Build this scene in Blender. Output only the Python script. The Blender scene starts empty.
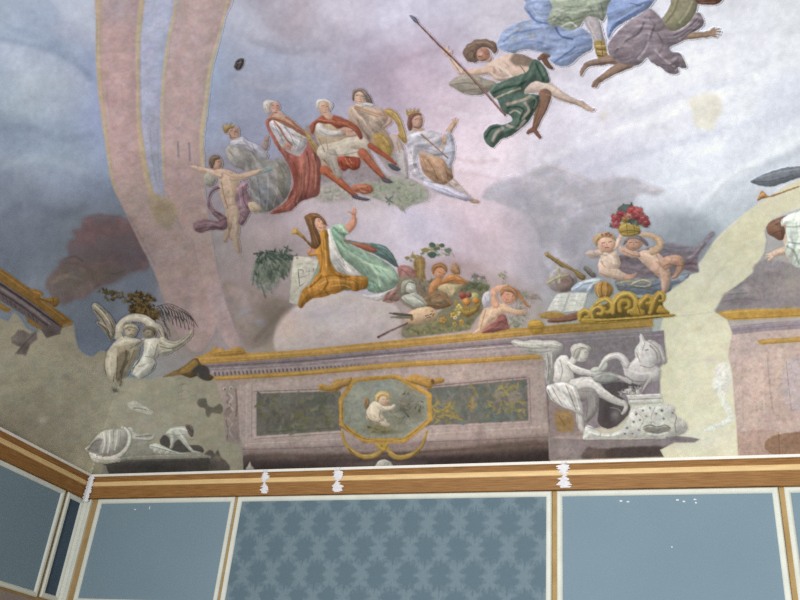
import bpy, math, random
import numpy as np
from mathutils import Vector

sc = bpy.context.scene
col = sc.collection
RNG = np.random.RandomState(7)

# ------------------------------------------------------------------ camera
YAW, PIT, ROL, F = -0.382945, 0.501732, 0.096803, 877.05
ca, sa, cb, sb, cc, sr = math.cos(YAW), math.sin(YAW), math.cos(PIT), math.sin(PIT), math.cos(ROL), math.sin(ROL)
fw = np.array([sa*cb, ca*cb, sb]); rt = np.array([ca, -sa, 0.0]); up = np.cross(rt, fw)
rt, up = cc*rt + sr*up, -sr*rt + cc*up
EYE = np.array([0.0, 0.0, 1.6])
cam = bpy.data.cameras.new('camera'); camo = bpy.data.objects.new('camera', cam); col.objects.link(camo)
cam.sensor_width = 36.0; cam.lens = 36.0*F/800.0; cam.clip_start = 0.05
from mathutils import Matrix
camo.matrix_world = Matrix(((rt[0], up[0], -fw[0], EYE[0]), (rt[1], up[1], -fw[1], EYE[1]), (rt[2], up[2], -fw[2], EYE[2]), (0, 0, 0, 1)))
sc.camera = camo
sc.view_settings.view_transform = 'Standard'
sc.view_settings.look = 'None'
sc.cycles.max_bounces = 5
sc.cycles.sample_clamp_indirect = 1.5
sc.cycles.use_denoising = False

# ------------------------------------------------------------------ the room
LX, DY, ZC = -7.3418, 8.6025, 4.6          # left wall, back wall, spring line of the vault
RC, HC = 2.8, 1.8                           # cove: run and rise
XMAX, YMIN = 5.0, -1.5

def rays(px, py):
    px = np.asarray(px, float); py = np.asarray(py, float)
    d = F*fw + (px-400)[..., None]*rt - (py-300)[..., None]*up
    return d/np.linalg.norm(d, axis=-1, keepdims=True)
def on_plane(px, py, axis, val):
    d = rays(px, py); t = (val-EYE[axis])/d[..., axis]
    return EYE + d*t[..., None]
def G(P):
    a = np.maximum(0, 1-(P[..., 0]-LX)/RC); b = np.maximum(0, 1-(DY-P[..., 1])/RC)
    h = np.maximum(0, P[..., 2]-ZC)/HC
    return np.maximum(a, b)**2 + h**2 - 1
def on_vault(px, py):
    d = rays(px, py)
    lo = np.full(d.shape[:-1], 1.0); hi = np.full(d.shape[:-1], 60.0)
    for _ in range(44):
        m = (lo+hi)/2; g = G(EYE + d*m[..., None]) > 0
        hi = np.where(g, m, hi); lo = np.where(g, lo, m)
    return EYE + d*lo[..., None]
def vnormal(P):
    a = np.maximum(0, 1-(P[..., 0]-LX)/RC); b = np.maximum(0, 1-(DY-P[..., 1])/RC)
    h = np.maximum(0, P[..., 2]-ZC)/HC
    left = a > b
    n = np.stack([np.where(left, a/RC, 0), np.where(left, 0, -b/RC), -h/HC], -1)
    return n/np.maximum(1e-9, np.linalg.norm(n, axis=-1, keepdims=True))
def outward(P):                             # towards the room; at the groin towards both sides
    a = np.maximum(0, 1-(P[..., 0]-LX)/RC); b = np.maximum(0, 1-(DY-P[..., 1])/RC)
    h = np.maximum(0, P[..., 2]-ZC)/HC; s = lambda t: np.clip(1+t/.02, 0, 1)
    n = np.stack([a/RC*s(a-b), -b/RC*s(b-a), -h/HC], -1)
    return n/np.maximum(1e-9, np.maximum(np.maximum(abs(n[..., :1]), abs(n[..., 1:2])), np.linalg.norm(vnormal(P), axis=-1, keepdims=True)*np.linalg.norm(n, axis=-1, keepdims=True)*.72))
def project(P):
    q = P-EYE; z = q@fw
    return 400+F*(q@rt)/z, 300-F*(q@up)/z

# ------------------------------------------------------------------ colour helpers
def lin(h):
    c = np.array([int(h[i:i+2], 16)/255 for i in (0, 2, 4)])
    return np.where(c <= .04045, c/12.92, ((c+.055)/1.055)**2.4)
def srgb(h): return np.array([int(h[i:i+2], 16)/255 for i in (0, 2, 4)])
def tolin(c):
    c = np.clip(c, 0, 1); return np.where(c <= .04045, c/12.92, ((c+.055)/1.055)**2.4)
_lat = RNG.rand(256, 256)
def vnoise(x, y, s, seed=0):
    x = x/s+seed*17.3+900; y = y/s+seed*9.7+900
    i = np.floor(x).astype(int); j = np.floor(y).astype(int); u = x-i; v = y-j
    u = u*u*(3-2*u); v = v*v*(3-2*v)
    A = lambda a, b: _lat[a % 256, b % 256]
    return (A(i, j)*(1-u)+A(i+1, j)*u)*(1-v)+(A(i, j+1)*(1-u)+A(i+1, j+1)*u)*v-.5
def light_level(P):                         # how much lamp light reaches the vault here (measured)
    x, y, z = P[..., 0]/5, P[..., 1]/5-1, P[..., 2]-5.5; n = vnormal(P)
    q = np.stack([x*0+1, x, y, z, x*x, y*y, z*z, x*y, x*z, y*z], -1)
    A = np.concatenate([q, q*n[..., :1], q*n[..., 1:2]], -1)
    return np.clip(A@np.array(LV), .12, 3)
LV = [1.0]+[0]*29

# ------------------------------------------------------------------ materials
def principled(name, rough=.85):
    m = bpy.data.materials.new(name); m.use_nodes = True
    nt = m.node_tree; b = nt.nodes['Principled BSDF']
    b.inputs['Roughness'].default_value = rough; b.inputs['Specular IOR Level'].default_value = .15
    return m, nt, b
def fresco_mat(name):
    m, nt, b = principled(name, .95); b.inputs['Specular IOR Level'].default_value = 0
    at = nt.nodes.new('ShaderNodeAttribute'); at.attribute_name = 'paint'
    tc = nt.nodes.new('ShaderNodeTexCoord')
    no = nt.nodes.new('ShaderNodeTexNoise'); no.inputs['Scale'].default_value = 26; no.inputs['Detail'].default_value = 5
    mr = nt.nodes.new('ShaderNodeMapRange'); mr.inputs[1].default_value = .3; mr.inputs[2].default_value = .7
    mr.inputs[3].default_value = .965; mr.inputs[4].default_value = 1.035
    mx = nt.nodes.new('ShaderNodeVectorMath'); mx.operation = 'SCALE'
    nt.links.new(tc.outputs['Object'], no.inputs['Vector']); nt.links.new(no.outputs[0], mr.inputs[0])
    nt.links.new(at.outputs['Color'], mx.inputs[0]); nt.links.new(mr.outputs[0], mx.inputs['Scale'])
    nt.links.new(mx.outputs[0], b.inputs['Base Color'])
    return m
M_PAINT = fresco_mat('fresco_paint')
def plain_mat(name, hexc, rough=.7, var=.06, scale=9, stretch=(1, 1, 1), spec=.15, dark=None):
    m, nt, b = principled(name, rough); b.inputs['Specular IOR Level'].default_value = spec
    tc = nt.nodes.new('ShaderNodeTexCoord'); mp = nt.nodes.new('ShaderNodeMapping'); mp.inputs['Scale'].default_value = stretch
    no = nt.nodes.new('ShaderNodeTexNoise'); no.inputs['Scale'].default_value = scale; no.inputs['Detail'].default_value = 6
    cr = nt.nodes.new('ShaderNodeValToRGB'); c = lin(hexc); d = lin(dark) if dark else c*(1-2*var)
    cr.color_ramp.elements[0].position = .3; cr.color_ramp.elements[1].position = .7
    cr.color_ramp.elements[0].color = (*d, 1); cr.color_ramp.elements[1].color = (*np.minimum(1, c*(1+var)), 1)
    nt.links.new(tc.outputs['Object'], mp.inputs[0]); nt.links.new(mp.outputs[0], no.inputs['Vector'])
    nt.links.new(no.outputs[0], cr.inputs[0]); nt.links.new(cr.outputs[0], b.inputs['Base Color'])
    return m

# ------------------------------------------------------------------ objects
def tag(o, label=None, cat=None, group=None, kind=None):
    if label: o['label'] = label
    if cat: o['category'] = cat
    if group: o['group'] = group
    if kind: o['kind'] = kind
    return o
def link_mesh(name, V, Q, mat, parent=None, smooth=False):
    me = bpy.data.meshes.new(name)
    V = np.asarray(V, np.float32); Q = np.asarray(Q, np.int32)
    me.vertices.add(len(V)); me.vertices.foreach_set('co', V.ravel())
    me.loops.add(Q.size); me.loops.foreach_set('vertex_index', Q.ravel())
    me.polygons.add(len(Q)); me.polygons.foreach_set('loop_start', np.arange(0, Q.size, Q.shape[1], dtype=np.int32))
    me.update(calc_edges=True); me.validate()
    me.shade_smooth() if smooth else me.shade_flat()
    o = bpy.data.objects.new(name, me); col.objects.link(o); me.materials.append(mat)
    if parent is not None:
        o.parent = parent; o.matrix_parent_inverse = Matrix.Translation(-parent.location)
    return o
def set_paint(o, rgba):
    a = o.data.color_attributes.new('paint', 'FLOAT_COLOR', 'POINT')
    a.data.foreach_set('color', np.asarray(rgba, np.float32).ravel())
def empty(name, loc):
    o = bpy.data.objects.new(name, None); col.objects.link(o); o.location = loc; o.empty_display_size = .1
    return o
class MB:
    def __init__(s): s.v = []; s.f = []
    def box(s, a, b):
        n = len(s.v)
        for z in (a[2], b[2]):
            s.v += [(a[0], a[1], z), (b[0], a[1], z), (b[0], b[1], z), (a[0], b[1], z)]
        s.f += [tuple(n+i for i in q) for q in ((0, 3, 2, 1), (4, 5, 6, 7), (0, 1, 5, 4), (1, 2, 6, 5), (2, 3, 7, 6), (3, 0, 4, 7))]
    def quadstrip(s, rows):                 # rows of points, consecutive rows joined
        n = len(s.v); w = len(rows[0])
        for r in rows: s.v += [tuple(p) for p in r]
        for i in range(len(rows)-1):
            for j in range(w-1):
                s.f.append((n+i*w+j, n+i*w+j+1, n+(i+1)*w+j+1, n+(i+1)*w+j))
    def build(s, name, mat, parent=None): return link_mesh(name, s.v, s.f, mat, parent)

# ------------------------------------------------------------------ the painter: shapes on the vault
def crom(P, closed, n=5):
    P = np.asarray(P, float); k = len(P)
    if k < 3: 
        t = np.linspace(0, 1, n*2)[:, None]; return P[:1]*(1-t)+P[-1:]*t
    out = []
    for i in range(k if closed else k-1):
        if closed: a, b, c, d = P[(i-1) % k], P[i], P[(i+1) % k], P[(i+2) % k]
        else: a, b, c, d = P[max(i-1, 0)], P[i], P[i+1], P[min(i+2, k-1)]
        for q in range(n):
            t = q/n
            out.append(.5*(2*b+(c-a)*t+(2*a-5*b+4*c-d)*t*t+(3*b-a-3*c+d)*t**3))
    if not closed: out.append(P[-1])
    return np.array(out)
def seg_dist(X, Y, A, B):
    d = B-A; L = max(1e-9, d@d)
    t = np.clip(((X-A[0])*d[0]+(Y-A[1])*d[1])/L, 0, 1)
    return np.hypot(X-A[0]-t*d[0], Y-A[1]-t*d[1]), t
def poly_sdf(X, Y, P):
    D = np.full(X.shape, 1e9); ins = np.zeros(X.shape, bool)
    for i in range(len(P)):
        A, B = P[i], P[(i+1) % len(P)]
        D = np.minimum(D, seg_dist(X, Y, A, B)[0])
        if A[1] != B[1]:
            ins ^= ((A[1] > Y) != (B[1] > Y)) & (X < (B[0]-A[0])*(Y-A[1])/(B[1]-A[1])+A[0])
    return np.where(ins, -D, D)
def chain_sdf(X, Y, P):
    D = np.full(X.shape, 1e9)
    for i in range(len(P)-1):
        d, t = seg_dist(X, Y, P[i][:2], P[i+1][:2]); D = np.minimum(D, d-(P[i][2]*(1-t)+P[i+1][2]*t))
    return D
def sstep(x): x = np.clip(x, 0, 1); return x*x*(3-2*x)

# what the fresco shows so far, one sample per unit: lets the edge of every painted shape blend into what lies under it
CX0, CY0, CW, CH = -160, -260, 1400, 806
canvas = np.zeros((CH, CW, 3))
def bilin(img, x, y):
    h, w = img.shape[:2]; x = np.clip(x, 0, w-1.001); y = np.clip(y, 0, h-1.001)
    i = x.astype(int); j = y.astype(int); u = x-i; v = y-j
    if img.ndim == 3: u = u[..., None]; v = v[..., None]
    return (img[j, i]*(1-u)+img[j, i+1]*u)*(1-v)+(img[j+1, i]*(1-u)+img[j+1, i+1]*u)*v
def under(x, y): return bilin(canvas, x-CX0, y-CY0)

def tone(x, y, k=1.0):                       # smooth colour correction across the vault, interpolated between sample points
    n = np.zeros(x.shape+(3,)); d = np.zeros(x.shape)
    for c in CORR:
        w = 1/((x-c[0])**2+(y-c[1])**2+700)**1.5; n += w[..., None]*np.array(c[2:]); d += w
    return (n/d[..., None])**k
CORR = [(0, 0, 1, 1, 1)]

def parse(s):
    ops = []
    for ln in s.replace('\n', ';').split(';'):
        t = ln.split()
        if not t: continue
        ops.append(t)
    return ops
def pts(tok): return np.array([[float(v) for v in p.split(',')] for p in tok])

FORM = .2
placed = []                                  # (bbox, layer) of what is painted already
def paint_part(name, s, view, parent, root_loc, feather=.7, g=.58, form=None, noise=.06, folds=None, dabs=None, sat=.86, seed=0, zmin=ZC+.005, lift=0, tk=.85):
    ox, oy, S = view; form = FORM if form is None else form
    prims = []; lo = np.array([1e9, 1e9]); hi = -lo
    rr = random.Random(name+s[:40])
    for t in parse(s):
        k = t[0]; T = lambda P: np.column_stack([ox+P[:, 0]/S, oy+P[:, 1]/S]+([P[:, 2]/S] if P.shape[1] > 2 else []))
        if k in 'PQ':
            P = T(pts(t[2:])); P = crom(P, True) if k == 'P' else P
            prims.append((k, srgb(t[1]), P)); b = (P.min(0), P.max(0))
        elif k in 'LK':
            P = T(pts(t[2:])); P = crom(P, False, 4) if len(P) > 2 and k == 'L' else P
            prims.append(('L', srgb(t[1]), P)); r = P[:, 2].max(); b = (P[:, :2].min(0)-r, P[:, :2].max(0)+r)
        elif k == 'E':
            v = [float(q) for q in ' '.join(t[2:]).replace(',', ' ').split()]
            c = np.array([ox+v[0]/S, oy+v[1]/S]); rx, ry = v[2]/S, v[3]/S; an = math.radians(v[4]) if len(v) > 4 else 0
            q = np.linspace(0, 2*math.pi, 28, endpoint=False)
            P = np.column_stack([c[0]+rx*np.cos(q)*math.cos(an)-ry*np.sin(q)*math.sin(an), c[1]+rx*np.cos(q)*math.sin(an)+ry*np.sin(q)*math.cos(an)])
            prims.append(('P', srgb(t[1]), P)); b = (P.min(0), P.max(0))
        elif k == 'F':                       # F c1/c2/.. n len wid angle spread poly : leaves scattered in a polygon
            cs = [srgb(c) for c in t[1].split('/')]; n = int(t[2]); ln_, wd, an, sp = [float(q) for q in t[3:7]]
            P = T(pts(t[7:])); a, z = P.min(0), P.max(0); got = 0; bb = []
            while got < n:
                x, y = rr.uniform(a[0], z[0]), rr.uniform(a[1], z[1])
                if poly_sdf(np.array([x]), np.array([y]), P)[0] > 0: continue
                got += 1; an_ = math.radians(an+rr.uniform(-sp, sp)); l = ln_/S*rr.uniform(.7, 1.2)/2; w = wd/S*rr.uniform(.7, 1.2)
                e = np.array([math.cos(an_), math.sin(an_)]); c = np.array([x, y]); m_ = c+np.array([-e[1], e[0]])*w*.3
                C = np.array([[*(c-e*l), w*.2], [*m_, w*.5], [*(c+e*l), w*.1]])
                prims.append(('L', cs[rr.randrange(len(cs))], C)); bb += [c-l-w, c+l+w]
            b = (np.min(bb, 0), np.max(bb, 0))
        elif k in 'sS':                      # soft stroke: colour width alpha pts (S adds to the mask)
            P = T(pts(t[4:])); P = crom(P, False, 5) if len(P) > 2 else P
            prims.append((k, srgb(t[1]), P, float(t[2])/S, float(t[3]))); b = None
            if k == 'S': w = float(t[2])/S; b = (P.min(0)-w, P.max(0)+w)
        elif k == 'e':
            v = [float(q) for q in ' '.join(t[2:]).replace(',', ' ').split()]
            prims.append((k, srgb(t[1]), (ox+v[0]/S, oy+v[1]/S, v[2]/S, v[3]/S, v[4]))); b = None
        elif k == 'p':                       # soft-edged fill inside: colour alpha soft pts
            P = crom(T(pts(t[4:])), True); prims.append((k, srgb(t[1]), P, float(t[2]), float(t[3])/S)); b = None
        if b is not None: lo = np.minimum(lo, b[0]); hi = np.maximum(hi, b[1])
    lo = np.maximum(lo-2-feather, [-140, -200]); hi = np.minimum(hi+2+feather, [1020, 520])
    nx = max(3, int((hi[0]-lo[0])/g)+1); ny = max(3, int((hi[1]-lo[1])/g)+1)
    X, Y = np.meshgrid(lo[0]+g*np.arange(nx), lo[1]+g*np.arange(ny))
    C = np.zeros(X.shape+(3,)); A = np.zeros(X.shape); wob = .8*vnoise(X, Y, 3.1, 3)+.5*vnoise(X, Y, 1.6, 5)
    def window(P, m):
        a, b = P[:, :2].min(0)-m, P[:, :2].max(0)+m
        i0, i1 = max(0, int((a[0]-lo[0])/g)), min(nx, int((b[0]-lo[0])/g)+2)
        j0, j1 = max(0, int((a[1]-lo[1])/g)), min(ny, int((b[1]-lo[1])/g)+2)
        return slice(j0, max(j0, j1)), slice(i0, max(i0, i1))
    def over(w, c, a):
        m = A[w]; oa = a+m*(1-a)
        C[w] = np.where(oa[..., None] > 1e-6, (a[..., None]*c+(m*(1-a))[..., None]*C[w])/np.maximum(1e-6, oa)[..., None], c)
        A[w] = oa
    for pr in prims:
        k, c = pr[0], pr[1]
        if k in 'PQL':
            P = pr[2]; mr = P[:, 2].max() if k == 'L' else 0
            w = window(P, mr+3+feather*2)
            if X[w].size == 0: continue
            x, y = X[w], Y[w]
            d = chain_sdf(x, y, P) if k == 'L' else poly_sdf(x, y, P)
            dw = d+wob[w]*(.7 if k != 'Q' else .25)
            cov = sstep(.5-dw/(2*feather))
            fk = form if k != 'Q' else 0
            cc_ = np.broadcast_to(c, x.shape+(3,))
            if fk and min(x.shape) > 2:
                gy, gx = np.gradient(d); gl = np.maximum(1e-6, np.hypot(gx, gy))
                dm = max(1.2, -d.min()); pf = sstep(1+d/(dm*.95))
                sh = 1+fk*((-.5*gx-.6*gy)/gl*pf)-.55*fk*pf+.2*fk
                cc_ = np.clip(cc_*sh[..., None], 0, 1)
            over(w, cc_, cov)
        elif k in 'sS':
            P = pr[2]; w = window(P, pr[3]+2)
            if X[w].size == 0: continue
            D = np.full(X[w].shape, 1e9)
            for i in range(len(P)-1): D = np.minimum(D, seg_dist(X[w], Y[w], P[i], P[i+1])[0])
            D = D+wob[w]*.4
            a = pr[4]*sstep(1.25-D/max(.45, pr[3]*.62))
            if k == 'S': over(w, np.broadcast_to(c, D.shape+(3,)), a)
            else: C[w] = C[w]*(1-a[..., None])+c*a[..., None]
        elif k == 'e':
            x0, y0, rx, ry, al = pr[2]; a = al*np.exp(-((X-x0)/rx)**2-((Y-y0)/ry)**2)
            C[:] = C*(1-a[..., None])+c*a[..., None]
        elif k == 'p':
            d = poly_sdf(X, Y, pr[2])+wob; a = pr[3]*sstep(.5-d/(2*max(.4, pr[4])))
            C[:] = C*(1-a[..., None])+c*a[..., None]
    if feather > 1.9:                        # billowing cloud: uneven density and light
        bl = vnoise(X+.4*Y, Y*1.2-.3*X, 17, 61)+.6*vnoise(X, Y, 8, 62)+.3*vnoise(X, Y, 4, 63)
        A = A*np.clip(.97+.55*bl, .5, 1); C = np.clip(C*(1+.15*bl)[..., None], 0, 1)
    if folds is None: folds = .14 if any(k in name for k in ('drap', 'robe', 'cloak', 'dress', 'mantle', 'cloth', 'train', 'stole', 'tunic')) else 0
    if folds:                                # brushed folds running down the cloth
        m_ = A > .5
        if m_.sum() > 10:
            xs, ys = X[m_], Y[m_]; ev, vec = np.linalg.eigh(np.cov(np.stack([xs, ys]))); e = vec[:, 1]
            a_ = X*e[0]+Y*e[1]; b_ = -X*e[1]+Y*e[0]
            b_ = b_+3.2*vnoise(X, Y, 11, 41+seed)*2
            fo = vnoise(b_, a_*.12, 3.4, 42+seed)+.6*vnoise(b_, a_*.16, 1.8, 43+seed)
            C = C*(1+folds*2.2*fo)[..., None]
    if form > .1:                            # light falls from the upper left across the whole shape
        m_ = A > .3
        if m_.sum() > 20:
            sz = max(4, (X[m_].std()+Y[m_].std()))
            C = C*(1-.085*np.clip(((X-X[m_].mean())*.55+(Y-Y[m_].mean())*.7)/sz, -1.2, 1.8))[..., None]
    if dabs is None: dabs = .05 if g < .9 else 0
    if dabs:                                 # visible brush dabs
        db = vnoise(X*.8+Y*.55, Y*.8-X*.45, 2.7, 51+seed)+.7*vnoise(X*.9-Y*.3, Y*.9+X*.4, 1.5, 52+seed)
        C = C*(1+dabs*(sstep(db*3-.35)-1.25*sstep(-db*3-.35)))[..., None]
    mot = noise*(1.1*vnoise(X, Y, 9, 11+seed)+.9*vnoise(X+.5*Y, Y*1.3, 4, 12+seed)+.7*vnoise(X, Y, 2, 13+seed))
    chm = np.stack([vnoise(X, Y, 6, 31+seed), vnoise(X, Y, 5, 32+seed)*.5, vnoise(X, Y, 7, 33+seed)], -1)*noise*.55
    C = np.clip(C*(1+mot[..., None]+chm), 0, 1)
    lum = C@np.array([.3, .55, .15]); C = lum[..., None]+(C-lum[..., None])*sat
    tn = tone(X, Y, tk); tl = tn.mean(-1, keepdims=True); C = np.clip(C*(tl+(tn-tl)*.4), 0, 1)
    # soft edge: blend with what is already painted below, then record this shape
    i0, i1 = max(0, math.ceil(lo[0]-CX0)), min(CW, int(lo[0]+g*(nx-1)-CX0)+1); j0, j1 = max(0, math.ceil(lo[1]-CY0)), min(CH, int(lo[1]+g*(ny-1)-CY0)+1)
    cx, cy = np.meshgrid((np.arange(i0, i1)+CX0-lo[0])/g, (np.arange(j0, j1)+CY0-lo[1])/g)
    aa = bilin(A, cx, cy)[..., None]; part = bilin(C, cx, cy)
    C = under(X, Y)*(1-A[..., None])+C*A[..., None]
    canvas[j0:j1, i0:i1] = canvas[j0:j1, i0:i1]*(1-aa)+part*aa
    keep = A > .1
    q = keep[:-1, :-1] | keep[1:, :-1] | keep[:-1, 1:] | keep[1:, 1:]
    used = np.zeros(A.shape, bool); used[:-1, :-1] |= q; used[1:, :-1] |= q; used[:-1, 1:] |= q; used[1:, 1:] |= q
    idx = np.full(A.shape, -1, np.int64); idx[used] = np.arange(used.sum())
    jj, ii = np.nonzero(q)
    Q = np.column_stack([idx[jj, ii], idx[jj+1, ii], idx[jj+1, ii+1], idx[jj, ii+1]])
    bb = (lo[0], lo[1], hi[0], hi[1])
    lay = 1+max([l for b_, l in placed if b_[0] < bb[2] and b_[2] > bb[0] and b_[1] < bb[3] and b_[3] > bb[1]], default=0)
    placed.append((bb, lay))
    P = on_vault(X[used], Y[used])
    if zmin is not None: P[:, 2] = np.maximum(P[:, 2], zmin)
    lv = light_level(P); P = P+outward(P)*(.0006+.00013*lay+lift)
    rgba = np.concatenate([tolin(C[used])/lv[:, None], np.ones((len(P), 1))], 1)
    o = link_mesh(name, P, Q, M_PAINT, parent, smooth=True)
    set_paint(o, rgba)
    return o
def T(name, label, cat, view, parts, group=None, kind=None, **kw):
    """parts: one string = a thing of one mesh; else [(part name, ops[, own label][, sub-parts])]"""
    if isinstance(parts, str):
        return tag(paint_part(name, parts, view, None, None, **kw), label, cat, group, kind)
    first = next(pts(t[4:] if t[0] in 'sSp' else t[7:] if t[0] == 'F' else t[2:])[0] for t in parse(parts[0][1]) if t[0] in 'PQLFK') if any(t[0] in 'PQLF' for t in parse(parts[0][1])) else np.array([float(v) for v in parse(parts[0][1])[0][2].split(',')])
    base = on_vault(np.array([view[0]+first[0]/view[2]]), np.array([view[1]+first[1]/view[2]]))[0]
    root = empty(name, base); tag(root, label, cat, group, kind)
    for p in parts:
        kw2 = dict(kw)
        if len(p) > 2 and isinstance(p[2], dict): kw2.update(p[2])
        o = paint_part(p[0], p[1], view, root, base, **kw2)
        if len(p) > 2 and isinstance(p[2], str): o['label'] = p[2]
    return root
WORLD, POWER = 0.2, 1400.0
LV = [-0.01961, -0.554059, -4.167529, -0.607873, -0.316626, 0.542493, 1.656948, -0.175415, 0.459821, 3.755821, -4.552107, -0.004684, 0.130743, 0.35858, 2.603165, -0.714337, 0.291793, -3.53372, -2.19078, -1.712062, -4.875282, -0.508268, 1.341741, 4.866235, -0.094307, -1.455682, 0.180768, -0.492782, 0.160309, -6.935895]
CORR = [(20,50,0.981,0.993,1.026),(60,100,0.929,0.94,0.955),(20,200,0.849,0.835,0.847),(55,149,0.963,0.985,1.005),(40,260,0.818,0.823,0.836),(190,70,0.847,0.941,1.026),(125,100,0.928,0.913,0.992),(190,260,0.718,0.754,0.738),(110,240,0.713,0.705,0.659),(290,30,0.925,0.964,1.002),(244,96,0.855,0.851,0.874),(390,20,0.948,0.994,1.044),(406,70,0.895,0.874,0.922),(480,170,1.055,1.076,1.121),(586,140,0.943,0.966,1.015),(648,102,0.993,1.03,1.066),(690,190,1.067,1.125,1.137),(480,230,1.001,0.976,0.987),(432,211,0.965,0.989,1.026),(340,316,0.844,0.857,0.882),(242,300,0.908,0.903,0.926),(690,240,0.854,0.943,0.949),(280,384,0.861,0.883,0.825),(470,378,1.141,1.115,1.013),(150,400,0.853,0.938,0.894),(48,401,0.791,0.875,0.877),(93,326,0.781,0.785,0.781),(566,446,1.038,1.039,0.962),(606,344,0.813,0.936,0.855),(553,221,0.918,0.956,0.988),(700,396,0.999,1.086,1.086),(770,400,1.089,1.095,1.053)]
# ================================================================== THE VAULT (structure)
SKY = """5,5 A9B6C4;40,20 A6B2C4;80,20 B4B9C8;92,10 BCC0CE;20,50 A3B0C0;60,50 9FADC0;90,70 A4B0C8;20,100 A7B4BF;60,100 A5B2C3;95,120 A2AEC8;15,150 98A6B8;60,150 9FACBC
100,150 9CA9C2;20,200 8B98AB;60,190 929EB2;110,200 919DB6;20,240 848F9F;50,230 828C9C;60,270 808a97;10,260 7d8897;90,300 7b8494;100,350 727d91;115,370 747e91;140,290 8089A0;150,300 7F869A
175,300 B7A4A5;200,300 B9A7AB;230,330 A89B9E;180,330 A4938F;170,370 A09398;215,60 BABCCB;240,30 C3BFC9;240,90 B0B7C9;215,120 B0B6C9;270,70 B7BACB;280,110 ABB0C4;300,80 B5B7C8;330,80 B5B3C4;360,70 BBB4C2;330,40 BFB4BE
300,15 BCADB4;270,10 B6ABB3;350,10 D1C4CC;400,10 DCD2DF;400,40 D3C8D3;430,20 DDD5E0;460,20 D8D1DC;490,20 D8D1D8;390,60 C5B9C5;380,80 C3B5C1;420,80 D2C3CD;430,60 D6CBD6;450,110 DCCCD4;470,140 E2D0D8;470,170 DFCDD4
430,200 D5C7D1;500,150 E8DBE1;540,150 E9E1E8;600,120 EEE7EC;650,100 F0EBEF;700,60 EDE9EE;760,30 E8E4EA;790,20 E6E3E8;740,100 ECE8EE;780,120 DDDAE6;700,150 E4DFE9;640,160 E3DFE9;590,160 E4DEE8;760,150 DEDAE4;720,180 DAD6E0
700,210 CDCAD3;740,200 C9C6CE;680,190 D8D4DE;640,195 D5D0DA;500,195 D4C7CF;530,190 C9C1CB;560,190 CCC4CE;600,200 C8C1CC;550,240 B9B2BC;520,230 C8BCC4;500,240 D3C5CD;470,230 D3C6D1;440,230 CEC3CF;590,240 B4AEB8;560,260 B0A9B2
530,270 BDB3BC;500,270 C9BCC4;460,260 CABCC6;690,240 96929B;700,225 AFACB6;660,210 BDBAC3;270,220 C3B1B4;300,210 CDBDC4;340,190 CFC2C9;380,210 D4C9D3;410,230 CFC5D1;260,250 B3A5A6;250,300 A0938F;270,320 97897F;300,330 C7B8B3
330,310 D3C6CA;360,300 CDC6D1;380,320 C9BABA;240,200 BDB0B9;240,150 A5A9BF;770,260 B3A8A8;740,290 8D8083;790,270 B9ABA6;740,330 BBAAA8;300,420 A2918E;500,420 A2918E;200,420 A2978A;60,400 9b9282;700,420 cfc5b0"""
_sp = [e.split() for e in SKY.replace('\n', ';').split(';')]
_sx = np.array([[float(v) for v in e[0].split(',')] for e in _sp]); _sc = np.array([srgb(e[1].strip()) for e in _sp])
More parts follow.
